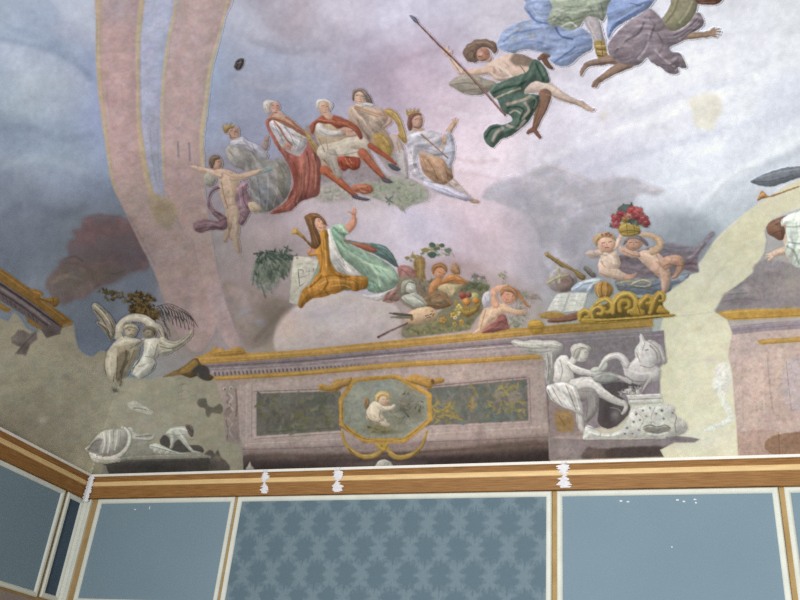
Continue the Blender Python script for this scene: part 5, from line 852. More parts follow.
# ------------------------------------------------------------------ the flying figures at the top
T('spear_bearer', 'painted nude youth flying with green drapery, holding the long spear', 'person', V1, [
  ('body', """P d2b8a8 342,270 355,252 385,235 420,220 460,212 505,222 540,240 560,270 570,300 540,322 500,325 460,322 420,325 385,322 362,300; L cfb2a0 362,280,20 335,282,17 300,288,15 265,290,14 240,284,13; L d2b8a8 243,286,13 228,268,12 212,245,10 200,225,8 190,212,7; L d2b5a2 190,214,10 180,206,9; L d2b5a2 178,210,4.5 170,200,3.5 166,192,2.5; L d2b5a2 184,204,4.5 176,192,3.5 172,186,2.5; L d2b5a2 190,203,4.5 188,190,3.5 190,184,2.5; L d2b5a2 196,208,4.5 204,202,3.2 207,208,2.5
  L c3a28e 352,232,17 340,225,18; E b58a78 330,215,31,30; L d6c0b2 510,345,28 545,340,30 580,345,27 612,362,22 645,384,18 678,398,14 705,407,11 728,417,10; L d2b8a6 725,412,11 745,428,11 765,438,8 775,436,5; L 8f6c5a 580,380,27 572,410,26 562,440,23 552,468,18 545,492,14 538,512,11; L 86604f 535,515,12 520,524,9 512,530,6; L 86604f 538,520,10 550,535,8 560,548,6
  p 77655a .8 8 440,235 470,205 510,215 545,240 565,275 545,285 510,265 480,262 455,255; s 6f5648 5 .6 480,262 500,290 490,315; s ecd9cc 12 .6 380,255 420,280 440,300; s e8d6c8 9 .6 365,290 400,310 450,305; s 9c7f6e 5 .6 250,292 300,297 350,290; s e6d2c4 5 .6 235,270 215,245; s 8f7262 5 .6 245,295 222,262 200,232; s ead8cc 9 .7 530,325 590,340 640,370; s 9d8072 5 .7 560,372 620,385 680,408 725,424; s 6b4c3c 7 .6 560,400 550,450 530,510; s a98672 6 .5 590,395 575,440 552,490; s 5f3f36 4 .9 315,225 328,226; s 5f3f36 3.5 .9 344,218 352,214; s 7d4c40 4 .9 330,240 342,236; e 8a4f45 340,210 14,14 .6; e dcbfae 322,214 9,7 .6; s 8a5f50 3.5 .7 332,218 328,232; s 7a5a4c 3 .6 395,270 405,285; s a08474 4 .5 420,250 440,268"""),
  ('hair', 'P 806a5c 254,222 250,206 260,190 268,176 286,168 300,158 322,156 342,154 360,160 378,168 390,186 388,206 376,214 366,200 352,190 336,186 322,190 310,202 306,222 314,240 302,250 286,246 270,244 262,232;s a8937f 5 .6 272,185 310,168 350,170;s 574439 5 .6 270,215 290,200 300,235;s 574439 5 .6 330,180 360,190;s a08a76 4 .6 285,225 300,200;s 5f4c40 4 .6 300,172 320,185;s b09a84 4 .5 345,165 375,185'),
  ('wing', 'P 9f978b 195,335 215,312 240,300 275,296 310,300 345,315 380,325 385,345 355,365 325,378 285,378 250,370 215,350;s 77705f 6 .6 220,335 270,330 330,340;s beb8ab 6 .6 225,318 270,308 320,318;s 777062 5 .6 245,362 300,355 350,352;s c2bdb2 4 .5 260,370 310,372;s 8a8476 4 .5 270,310 300,350'),
  ('green_drapery', """P 566a60 358,365 370,345 395,330 425,318 450,308 480,298 510,285 520,255 535,235 560,245 580,268 592,295 600,325 575,330 545,322 520,335 500,355 498,372 530,375 555,380 558,400 548,430 530,460 510,490 480,515 455,535 430,548 405,555 388,575 374,590 352,578 338,560 334,538 342,520 360,502 385,495 410,498 430,492 450,480 440,460 415,450 400,425 390,400 372,385
  s 2f463c 10 .8 375,370 420,350 470,340 505,325; s 2f463c 9 .8 545,255 560,290 575,320; s b5ad92 8 .8 385,390 430,370 480,352; s b39f92 12 .85 430,415 470,405 500,395 520,385; s b39f94 12 .8 500,410 515,440 490,470; s 2a4036 8 .8 430,430 470,425 495,440 480,475; s b3a098 12 .8 430,500 470,510 500,480; s b9a9a0 14 .8 372,560 385,530 410,512; s 2c4439 9 .8 345,545 365,515 395,505; s 365145 10 .7 400,545 440,525 475,500; s 2c4238 7 .8 540,400 530,440 505,475; s 7f9080 7 .6 520,380 545,400 535,430; s 68806f 8 .6 560,260 580,300; s 6a8473 7 .6 395,345 450,325; s c0b3a4 8 .7 440,450 460,440 480,450; s 314a3e 6 .7 415,480 440,492""")])
T('spear', 'long thin painted spear with grey blade held by the flying youth', 'spear', V1, [
  ('shaft', 'L 86615a 62,80,3.5 150,172,3.8 240,258,4 330,356,4.2 420,458,4.2;s b48f84 2 .7 70,85 240,255 415,450;s 5a3a36 2 .5 62,84 240,264 415,460'),
  ('blade', 'P 5c6272 38,60 52,62 66,72 76,92 66,90 52,80;s 9a9fae 2 .7 44,64 70,86')])
T('draped_legs_figure', 'painted figure cut off at the top in blue starred cloak and pale tunic', 'person', V2, [
  ('body', """L b5aeb2 250,55,28 268,90,25 282,125,21 292,155,19 298,190,16; L 85695a 195,150,26 165,165,22 130,180,18 105,192,15 85,205,12; L 6f5548 85,205,12 95,225,10 108,240,8 116,246,5; L 7a5c4e 80,205,10 70,212,7; s d0c9cc 7 .6 240,60 262,110 280,150; s 85808a 6 .7 290,80 298,130 305,180; s a58878 5 .6 120,180 165,158; s 4f3a32 5 .7 110,205 150,190 190,172; s 99939a 3 .6 255,90 280,100; s 99939a 3 .6 265,120 290,125"""),
  ('blue_cloak', """P 9aabd2 -82,172 -80,150 -70,125 -50,105 -20,86 10,76 40,70 28,50 15,28 22,8 10,-20 120,-20 125,40 150,90 190,105 225,100 260,130 262,175 240,190 215,205 195,225 178,236 150,240 122,230 108,215 110,200 85,190 60,185 30,178 0,182 -20,192 -50,185
  P 8ea2cf 300,-20 480,-20 478,15 450,40 410,62 370,85 340,110 322,140 315,110 318,70 310,30
  s 6f82b0 8 .6 -60,150 -20,120 30,110 80,100; s c2d0ee 9 .7 -50,125 0,98 50,92; s 7184b2 8 .6 -40,170 10,150 60,150 110,165; s a6b9de 8 .6 0,135 60,125 110,130; s 4a6098 8 .7 130,100 150,130 190,140; s 9fb3dc 7 .7 140,220 180,205 220,180; s 4f679f 7 .7 125,225 160,200 200,170; s b0c0e2 8 .6 40,20 60,50 90,60; s 4d649c 8 .6 30,40 60,75 110,85; s 4b6298 7 .7 330,110 370,70 430,40; s a3b6de 8 .6 340,80 390,50 450,15; e 9c9c98 5,95 14,8 .5; e a8a8a0 -25,140 18,8 .5; e 9c9c98 40,128 14,8 .5; s c0a870 4 .7 -10,110 -2,106; s c0a870 4 .7 30,85 40,84; s c0a870 4 .7 70,115 80,112; s c0a870 4 .7 45,140 55,140; s c0a870 4 .6 95,150 103,152; e 6a80b4 220,150 30,20 .5; s 8fa5d6 6 .5 200,190 230,175; s 4d62a0 5 .6 400,10 440,20"""),
  ('pale_green_tunic', """P a3ac9b 100,75 108,50 118,25 122,-20 320,-20 318,20 312,55 300,75 280,62 250,58 232,72 218,95 200,105 180,110 158,100 140,92 118,92
  s 6f7a68 7 .7 125,60 160,75 200,70 230,60; s ced6c4 9 .7 135,30 180,45 230,35 280,30; s 727c6a 7 .7 140,85 170,60 200,85; s cdd4c2 7 .7 150,95 185,80 205,95; s 7d8674 6 .6 250,20 270,50; s d3dbca 7 .6 120,70 145,50; s 8a927e 6 .6 160,20 200,25 240,15; s 667060 6 .6 295,10 305,60; s 7b6f7c 5 .5 285,50 300,80""" ),
  ('gold_sandal', 'P 9c8250 268,152 285,146 305,150 314,170 318,195 330,215 322,228 300,236 278,234 284,215 276,190;s d0b880 4 .8 275,165 310,165;s d0b880 4 .8 280,185 316,188;s 5d4626 4 .8 278,176 312,178;s 5d4626 4 .8 282,200 318,205;s 3f2f24 5 .9 278,236 305,234 328,222;s d8c48c 4 .7 290,215 318,212;s 5d4626 3 .7 295,150 302,210')], noise=.055)
T('mauve_draped_figure', 'painted figure seen from below in mauve drapery, one hand reaching out', 'person', V2, [
  ('body', """P 8d8870 490,95 520,60 545,20 560,-20 650,-20 645,20 638,45 620,75 590,100 560,112 520,115; L a08674 590,130,15 620,128,13 650,126,11 678,124,9; L a38774 676,124,12 696,120,10; L a38774 698,114,4.5 712,106,3.5 724,103,2.5; L a38774 700,117,4.5 716,113,3.5 729,113,2.5; L a38774 700,122,4.5 714,122,3.5 726,124,2.5; L a38774 698,126,4.5 708,130,3.5 716,132,2.5; L a38774 690,115,4 698,106,3 706,100,2.5
  L 8d7466 350,215,18 320,216,16 290,222,13 260,228,11 240,235,9; L 8d7466 240,236,9 230,250,8 224,262,7 222,270,5; L 927868 400,225,20 370,240,18 340,255,15 310,275,12 288,290,10; L 8a6f5f 286,290,10 272,302,8 266,310,6; L 8a6f5f 284,292,8 280,308,5 276,314,4
  E 7a5040 690,2,34,10; s 5f4c42 5 .6 250,240 300,228 345,222; s 5f4c42 5 .7 290,300 345,268 395,240; s ab9484 4 .5 300,215 340,208; s ab9484 4 .5 320,260 370,232; s 665f4c 7 .6 530,80 560,40 575,0; s aea98c 8 .6 580,80 610,40 625,5; s 7a6454 4 .6 600,136 650,134 690,128"""),
  ('hair', 'P 6b4a3e 640,-10 735,-15 730,5 715,14 690,16 660,14 645,8;s 8f6a58 4 .6 655,8 710,8;s 4a3028 4 .6 670,2 720,0'),
  ('mauve_drapery', """P 8d8089 318,170 325,150 345,125 365,105 395,75 430,55 470,30 500,50 520,75 535,100 560,112 590,102 620,78 640,45 655,48 668,70 666,92 645,108 615,122 600,140 575,155 545,170 555,188 580,192 596,215 606,242 590,246 575,244 578,262 560,270 535,262 515,245 495,235 475,222 462,208 445,225 425,235 395,235 365,228 340,212 325,195
  s 635763 9 .7 345,190 380,150 430,120 450,80; s ab9fa6 10 .6 360,170 400,120 440,90; s 5f5460 8 .7 400,225 440,190 470,140 490,90; s a99da4 10 .6 430,210 460,170 470,120; s 6a5e69 7 .7 500,120 520,160 500,200; s b0a5ac 8 .6 490,180 520,210 560,240; s 655a65 6 .7 510,230 545,235 575,215; s ada2a9 7 .6 580,140 620,110 650,85; s 5f5460 6 .7 560,125 610,100 645,65; s 746873 6 .6 470,60 500,100; e 7a6d77 390,200 40,15 .5; s 93878f 7 .5 350,215 400,205; s b5abb2 4 .6 565,255 585,235""")])
T('iron_bracket', 'small dark metal bracket stuck on the sky left of the court', 'bracket', V0, 'P 57524f 234,66 237,60 243,58 244,63 241,69 236,70;s 2f2b2a 1.2 .8 236,68 239,61;s 2f2b2a 1.2 .8 240,68 243,60;s c3bdbb 1 .6 234.5,68 236,70;s a9a5a6 1 .5 238,63 241,62', form=.1)
# ------------------------------------------------------------------ right group on the cornice
T('shadow_drapery', 'dark mauve painted drapery spread behind the two cherubs on the right', 'painted drapery', V8, """P 8c828e 330,250 350,235 400,240 440,225 500,215 560,195 600,190 650,200 700,205 735,175 770,145 778,160 760,185 735,215 715,245 710,275 715,305 690,308 650,300 620,335 600,360 560,350 480,335 400,330 340,320
  p 7d7078 .8 10 330,250 420,240 520,240 640,230 720,240 712,305 640,300 600,340 400,325 340,310; e 8a6a6a 380,280 40,40 .5; e 80646a 680,280 25,25 .7; e 6a6470 600,215 60,16 .6; s 6d5c64 8 .6 400,290 460,300 500,320; s 9d949e 8 .5 560,205 640,220 720,205; s 6b5a62 8 .6 650,300 690,260 740,190; s a89ba3 5 .5 640,270 690,240 730,200; e 9aa0ad 650,325 30,20 .5; s 7a6a70 6 .6 420,310 500,290 560,310""", feather=1.6, form=.06)
T('blue_grey_drapery', 'blue grey painted cloth under the legs of the right cherubs', 'painted drapery', V8, 'P 7c8394 380,345 430,335 480,340 530,330 570,335 600,330 640,318 675,312 672,330 645,350 610,362 600,385 560,395 500,400 440,395 400,385;e a5adbf 645,335 30,16 .7;s 5d6474 7 .7 420,360 490,370 560,355;s a9b2c2 6 .6 610,340 650,325 672,318;s 5f6675 6 .6 520,390 570,375 600,345;s 9aa3b4 5 .6 440,345 500,350')
T('reclining_cherub', 'painted cherub with dark hair reclining below the flower basket', 'cherub', V8, [
  ('body', """P d3ae9a 470,235 490,220 520,220 548,230 570,245 580,265 582,290 570,308 545,312 520,300 500,280 482,262 468,248; P c9a18c 400,205 430,215 470,225 480,245 450,250 420,240 400,225; L c4a184 530,225,16 556,210,15 560,190,14 545,172,12 515,160,10 490,158,9; L d2a894 555,290,30 575,310,27 582,340,20 580,365,15 577,383,11 572,390,9; P cf9f88 552,270 575,250 610,240 640,242 655,260 650,280 630,278 605,285 580,300; L bd8f7a 642,268,14 640,290,14 632,308,11 622,324,9 612,330,6
  E b18874 455,192,36,31; s a4785f 5 .6 500,280 540,315 565,312; s ecd0bf 9 .7 500,235 535,250 560,265; s b08670 5 .6 545,240 560,270 555,290; s 8a6350 5 .7 600,290 625,282 648,282; s b58b75 5 .6 600,300 605,320 590,350; s e8c8b4 7 .6 560,300 570,340 572,370; s e5c2ae 7 .6 590,255 625,258; s 8d6450 5 .7 575,285 600,275 625,290; s a67c64 4 .6 610,250 600,275 615,300; s 6a4a42 3.5 .9 438,190 450,188; s 6a4a42 3.5 .9 462,188 474,190; s 96564a 3.5 .8 446,210 460,212; s 8d6453 3 .7 456,190 454,202; e c98a7a 438,204 9,6 .5; e a1806f 470,180 20,12 .5; e b08a78 548,268 3,3 .7; s 9d7656 4 .6 505,175 535,178 550,200; s 8a6a5c 5 .6 410,222 450,240 478,245"""),
  ('hair', 'P 7f7378 412,200 416,182 430,168 455,160 480,164 500,178 515,196 508,204 492,192 478,180 455,174 435,178 424,192;s a0969c 4 .6 425,180 455,166 490,178;s 5d5054 4 .6 418,195 435,175;s 5d5054 4 .6 480,172 505,192')], form=.2)
T('blond_cherub', 'pale painted cherub with flowers in blond hair, sitting left of basket', 'cherub', V8, [
  ('body', """P dbbfae 318,222 340,215 365,212 385,222 395,242 402,265 400,285 385,295 350,300 325,300 312,285 316,262 322,245; L dfc3b2 340,228,16 365,215,14 385,200,13 396,182,11 402,168,9; L d2b19e 322,228,12 305,228,9 290,235,8 280,242,6; L d9b9a6 342,300,28 370,310,24 400,322,18 425,330,14; L d0a18c 425,330,13 445,328,12 458,320,8 464,314,5
  E d6ad96 346,194,37,34; s a67f6c 5 .6 325,265 345,290 385,292; s ecd8ca 9 .7 340,232 365,245 375,270; s a88270 4 .6 390,245 395,275; s e8d0c0 7 .6 345,290 385,300 420,318; s ab8370 5 .7 320,312 360,330 420,345; s a88068 4 .6 355,232 385,212 405,178; s 7d5042 4 .9 328,192 340,190; s 7d5042 4 .9 354,188 366,186; s a04f42 4 .9 340,210 356,209; s a97563 3.5 .7 347,190 347,201; e d88f7e 330,204 9,7 .6; e d88f7e 364,200 8,7 .6; s 9a6f5c 4 .6 325,225 350,228 370,220; e c09c88 365,272 3,3 .7; L d6b4a2 398,168,5 402,154,3; L d6b4a2 403,168,5 410,156,3"""),
  ('hair', 'P bd9c72 296,192 292,175 302,160 322,152 346,148 368,154 382,168 384,184 374,178 360,170 340,168 322,174 312,188 308,204;s d8bc90 4 .6 305,175 335,156 370,165;s 8f6f4c 4 .6 302,190 318,165;E a0584c 345,156,7,5;E a3604f 362,160,7,5;E 94604c 328,158,6,5;E 7d8060 354,152,5,4'),
  ('wing', 'P bfa79c 262,232 275,222 292,220 305,232 318,238 310,250 295,252 280,250 268,242;s 937c72 4 .6 275,238 305,244;s dac8be 4 .5 275,228 298,232')], form=.2)
T('flower_basket', 'yellow painted basket with a red bunch of flowers, held up by two cherubs', 'basket', V8, 'P ac8f4c 390,132 405,112 425,98 450,98 470,110 480,130 482,150 465,160 440,166 415,165 398,152;s d2b872 5 .7 400,130 435,115 475,130;s 75602c 5 .7 400,148 435,140 478,145;s 75602c 4 .6 425,105 430,160;s 75602c 4 .6 455,105 458,160;s d2b872 4 .6 410,155 440,155 470,150', form=.2)
T('flower_leaves', 'dark grey green painted leaves between the red flowers', 'painted leaves', V8, 'F 5c6866/6b7672/4c5855/7a7a62/5d5850 90 26 15 0 90 368,125 375,80 400,45 430,38 475,50 508,85 515,125 480,115 440,100 405,110; F 9a5052/8a464a/b06a62 22 16 12 0 90 372,120 380,80 410,55 480,55 510,90 512,122 470,100 430,75 400,105;P 5a6664 390,55 405,40 425,38 440,48 430,65 405,68', form=.1)
for i, (x, y, r, c, lb) in enumerate(((383, 92, 17, 'a34c50', 'red painted flower at the far left of the bunch'), (402, 75, 13, '9a4048', 'dark red painted flower upper left of the bunch'), (448, 62, 17, 'a8474b', 'red painted flower at the top of the bunch'), (474, 64, 16, 'b0585a', 'pinkish red painted flower at the upper right of bunch'), (492, 98, 17, '96484c', 'dull red painted flower at the right side of bunch'), (505, 112, 14, '8d4448', 'dark red painted flower at the far right of the bunch'), (384, 118, 14, 'a5555a', 'red painted flower lowest on the left of the bunch'), (435, 84, 11, 'b8806a', 'salmon painted flower in the middle of the bunch'), (466, 88, 12, '8d3f44', 'deep red painted flower right of the salmon one'), (418, 98, 10, '9f7a4a', 'ochre painted flower just above the basket rim'))):
    T('flower', lb, 'flower', V8, ';'.join('E %s %.1f,%.1f,%.1f,%.1f,%d' % (c, x+r*.62*math.cos(k*1.257+i), y+r*.55*math.sin(k*1.257+i), r*.72, r*.5, k*72) for k in range(5))+';E %s %d,%d,%.1f,%.1f;s d89c98 3 .6 %.1f,%.1f %.1f,%.1f;s 5a2a30 3 .7 %.1f,%.1f %.1f,%.1f' % (c, x, y, r*.45, r*.4, x-r*.5, y-r*.4, x+r*.1, y-r*.6, x-r*.2, y+r*.2, x+r*.4, y+r*.3), group='painted flowers in the basket held by cherubs', form=.15)
T('telescope', 'long olive painted tube leaning up to the left above the globe', 'telescope', V8, 'L 877048 106,236,8 170,278,10 250,328,12;s b59c6a 4 .7 110,230 170,270 245,318;s 54442c 4 .7 108,244 170,288 240,335;E a58a58 106,236,5,9,35;s 54442c 3 .6 150,258 142,270;s 54442c 3 .6 205,292 196,308')
T('short_tube', 'short dark painted tube beside the long olive tube', 'tube', V8, 'L 6d6660 262,292,9 278,308,10 295,322,10;s 948d85 3 .6 262,286 290,312;s 45403c 3 .6 260,298 285,325')
T('globe', 'mauve grey painted globe with a pale strap, behind the open book', 'globe', V8, [
  ('sphere', 'E a09494 168,340,62,50;P 94807c 140,320 170,310 200,325 215,350 200,375 170,385 145,370;e c4bcbe 140,310 25,18 .6;s 6d5c58 6 .7 190,315 215,345 200,380;s 77625c 5 .7 165,340 180,335 195,345;e 8a5f58 178,345 14,10 .6;s d4cccc 5 .5 120,330 135,305 160,295'),
  ('strap', 'L b5ac94 152,292,6 160,320,7 158,350,6;L a89c80 110,352,6 135,335,6 165,325,6 195,318,5;s 7d7258 3 .6 156,295 164,345;s dcd6c0 3 .6 115,346 160,320')], form=.2)
T('blue_white_cloth', 'blue and white painted cloth draped behind the open book', 'painted drapery', V8, 'P a3adbf 205,378 220,358 245,345 270,338 300,330 325,332 335,345 315,352 300,365 298,385 280,392 270,388 230,388;s dfe0e2 9 .8 240,352 280,342 315,338;s 737d92 6 .7 225,375 260,355 290,350;s e2e2e4 7 .7 270,380 290,355 315,346;s 7d879c 5 .6 280,390 300,358')
T('orange_urn', 'orange brown painted ribbed vessel right of the open book', 'urn', V8, 'P b0834a 298,365 310,350 332,344 355,350 370,368 372,390 358,408 335,414 312,408 300,390;s 7a5228 5 .7 330,348 325,380 332,412;s d8b074 5 .7 315,355 308,380 316,405;s 7a5228 4 .6 350,352 352,382 345,410;s cfa468 4 .6 342,350 342,408', form=.25)
T('silver_tangle', 'grey and gold painted crown and swords under the cherubs', 'regalia', V8, 'L 8f8c84 385,355,5 430,345,6 480,350,6 540,340,5;L a39880 440,362,5 470,345,5 500,340,5 525,350,5 510,365,5 480,368,4;L 77736e 395,375,5 450,362,5 520,375,5;s d0cabc 3 .8 450,352 490,338 520,348;s 5a5854 4 .7 400,365 460,372 520,368;s c0a868 4 .6 400,350 440,340;s d8d4ca 3 .7 460,362 500,366', form=.2)
T('open_book', 'open white painted book on the red brown base', 'book', V8, [
  ('page', 'Q d8d5d0 148,396 172,391 197,391 184,430 170,468 140,462 106,467 125,430;s a9a6a4 4 .6 196,392 170,466;s eceae6 8 .6 160,400 140,440;s b5b2ae 2.5 .5 150,410 182,408;s b5b2ae 2.5 .5 142,425 178,424;s b5b2ae 2.5 .5 135,440 170,440;s a5a29c 3 .6 108,466 140,461 168,467'),
  ('page', 'Q dcd9d3 198,391 230,389 270,390 262,425 250,460 215,462 172,468 186,430;s b0aca8 5 .6 200,394 176,464;s efede8 8 .6 230,398 215,445;s b5b2ae 2.5 .5 205,405 255,404;s b5b2ae 2.5 .5 200,422 250,421;s b5b2ae 2.5 .5 195,440 245,439;s a5a29c 3 .6 250,459 268,392'),
  ('cover', 'Q ac8848 72,478 104,467 140,464 170,470 186,482 160,492 120,495 84,492;s d0ac68 4 .6 80,480 140,468 175,474;s 75582a 4 .6 84,490 140,493 180,484')], form=.05)
T('red_plinth', 'red brown painted block under the open book', 'painted plinth', V8, 'P 8c6050 120,492 165,488 190,478 235,466 248,478 240,495 200,505 150,510 110,508;s b0846e 5 .6 170,486 235,472;s 5f3d32 5 .6 130,505 200,502 240,490')
T('gold_scrollwork', 'large gold painted scroll ornament on the cornice below the cherubs', 'painted ornament', V8, """P 75602f 240,495 250,468 290,452 320,440 350,430 390,405 430,398 480,410 520,405 560,398 570,420 575,450 600,475 560,480 480,490 400,500 300,512 255,510; e 6a6068 300,455 20,12 .6; e 665a55 470,470 40,10 .6; e 5d4a28 400,470 60,14 .6
  P b18a3d 232,500 260,490 330,496 420,488 520,480 600,474 622,480 600,488 540,492 470,502 400,508 330,516 260,514
  L bb9342 238,495,8 240,472,9 258,460,9 276,468,8 276,484,7 262,488,6; L c09845 290,490,7 284,468,8 296,448,9 318,444,9 332,458,8 326,474,7 312,474,6; L bb9342 300,440,7 318,422,9 342,415,10 364,426,10 370,448,9 358,466,8 340,464,6 338,452,5; L c29a48 372,470,8 372,440,10 384,412,11 408,396,11 434,394,10 456,408,10 464,432,10 456,456,9 436,466,8; L b58d3e 400,462,8 396,436,8 412,420,8 432,424,8 438,442,7 424,452,5; L bb9342 470,470,8 476,440,9 492,416,10 512,404,9 526,412,8 522,430,7 508,432,6; L b88f40 520,470,8 530,440,9 540,410,10 558,392,10 576,400,8 572,420,7 558,422,5; P b88f40 560,440 585,455 600,470 575,472 545,468; P b18a3d 440,470 470,455 500,462 495,480 450,482
  s e0be70 4 .8 240,470 260,458 276,466; s e0be70 4 .8 288,462 304,446 326,450; s e0be70 5 .8 305,432 340,414 366,432; s e0be70 5 .8 376,430 398,400 436,392 460,418; s e0be70 4 .8 478,432 505,404; s e0be70 4 .8 534,425 556,392 572,402; s dcb866 4 .7 250,496 400,494 560,482; s 5d451c 4 .8 250,480 262,476; s 5d451c 4 .8 304,464 316,460; s 5d451c 5 .8 345,440 352,450; s 5d451c 5 .8 410,440 424,438; s 5d451c 4 .7 300,506 420,498 560,488; s 5d451c 4 .8 385,470 384,430; s 5d451c 4 .7 470,440 480,470""", form=.2)
T('painted_gold_crest', 'small gold painted leaf ornament on cornice left of the book plinth', 'painted ornament', V8, 'P b58e40 30,515 45,500 70,497 90,505 98,520 90,535 35,535;s d8b462 4 .6 40,510 80,505;s 7d5d26 4 .6 45,525 85,522')
# ------------------------------------------------------------------ far right
T('wing', 'dark slate painted wing at the right edge above the plaster strip', 'wing', V9, 'P 6f747e 390,110 408,100 440,84 480,70 520,60 560,57 600,50 680,30 720,36 680,70 600,90 560,98 520,112 490,122 460,130 425,126 400,118;s 50555f 6 .6 400,110 460,110 540,88;s 989da5 6 .6 420,98 480,80 560,66;s 555a64 5 .6 430,122 490,112 550,95;s 8d929b 4 .5 460,92 530,76')
T('trumpet_bell', 'orange gold painted trumpet bell under the dark wing', 'trumpet', V9, 'P b3804e 414,178 420,160 428,142 440,150 450,160 466,163 450,168 435,170;s dcb080 4 .7 424,160 436,152;s 7a4f2c 4 .7 418,174 440,164;L 9c7048 462,163,3 500,150,3 560,128,2.5', form=.2)
T('smoky_cloud', 'dark mauve painted cloud under the white robed person at right', 'painted cloud', V9, 'P 968c90 400,410 430,390 470,385 520,395 600,390 900,380 900,545 540,560 420,560 330,562 268,572 285,540 300,505 345,490 390,450 400,430;e 8a7d80 420,470 60,50 .7;e 7d7176 360,530 70,20 .7;e a8988f 540,470 40,40 .6;e 766a70 480,440 40,20 .4;s 75696f 6 .5 295,535 360,525 430,530;s 6f646a 5 .5 310,510 380,505', feather=2, form=.04)
T('white_robed_person', 'painted person in white robe with dark red hair, cut off at right', 'person', V9, [
  ('body', """P cfb6a2 500,250 560,230 640,235 640,380 530,390 510,340; L d0b19c 520,350,14 495,358,13 475,366,11 462,374,8; L d0b19c 465,366,5 448,370,3.5; L d0b19c 464,372,5 446,380,3.5; L d0b19c 468,378,5 455,388,3.5; E b38d7a 505,272,20,26; s 9a7f6c 4 .6 480,378 520,364; s e2cab6 4 .6 470,364 510,350"""),
  ('hair', 'P 86604f 444,278 455,258 472,245 495,236 520,230 515,250 508,262 512,290 505,315 490,318 472,306 455,298;s a88472 5 .6 460,268 490,248;s 63443a 6 .6 470,295 500,285 505,310;s 63443a 5 .5 480,262 505,258'),
  ('white_robe', """P c8cfc6 498,250 510,236 530,226 555,218 600,205 660,215 690,280 670,370 620,410 560,415 535,400 515,365 512,340 520,315 514,290 515,265 500,270
  s 8a9288 8 .7 520,340 545,360 560,400; s e2e6de 9 .7 525,245 560,235 600,230; s 949c92 7 .7 520,270 555,270 600,255; s dfe4dc 8 .7 530,300 565,295 600,285; s 8c948c 7 .7 525,325 570,330 600,320; s a4a894 7 .6 560,350 580,380 590,410; s dfe2d4 6 .6 545,345 570,345""")])
# ------------------------------------------------------------------ the grey stucco painted angel and beast, right
T('painted_wall', 'mauve grey painted recess behind the winged angel and the beast', 'painted wall', V10, 'Q 8c7f88 175,92 260,72 400,60 560,52 655,40 660,100 668,160 640,190 640,300 520,330 400,430 340,440 200,470 185,300 175,200;e 93868e 420,120 80,30 .6;e 75676e 300,210 40,40 .5;e 7d6f78 640,80 30,40 .6;s a89ba2 5 .5 250,85 400,72 650,58;p 8f7c78 .7 6 192,300 300,300 335,470 200,475;p 96794f .9 4 222,365 286,372 294,440 230,442;s 6f5733 4 .7 235,385 260,420;e 7d6338 255,410 20,14 .6;s a98d5c 4 .6 240,375 280,385;s 6b5d62 5 .6 185,200 192,330 200,470', form=0)
T('dark_hollow', 'black painted hollow under the legs of the winged angel', 'painted shadow', V10, 'P 595053 380,300 420,295 470,300 500,320 520,345 515,375 490,405 460,428 430,435 405,425 390,400 395,350;e 453c3f 430,380 30,40 .7;e 8f8a8a 460,380 16,20 .6;s 9d9896 5 .5 440,350 470,355 490,375;P 5a5155 400,255 440,245 520,250 560,262 560,280 520,290 470,300 420,295', form=.03)
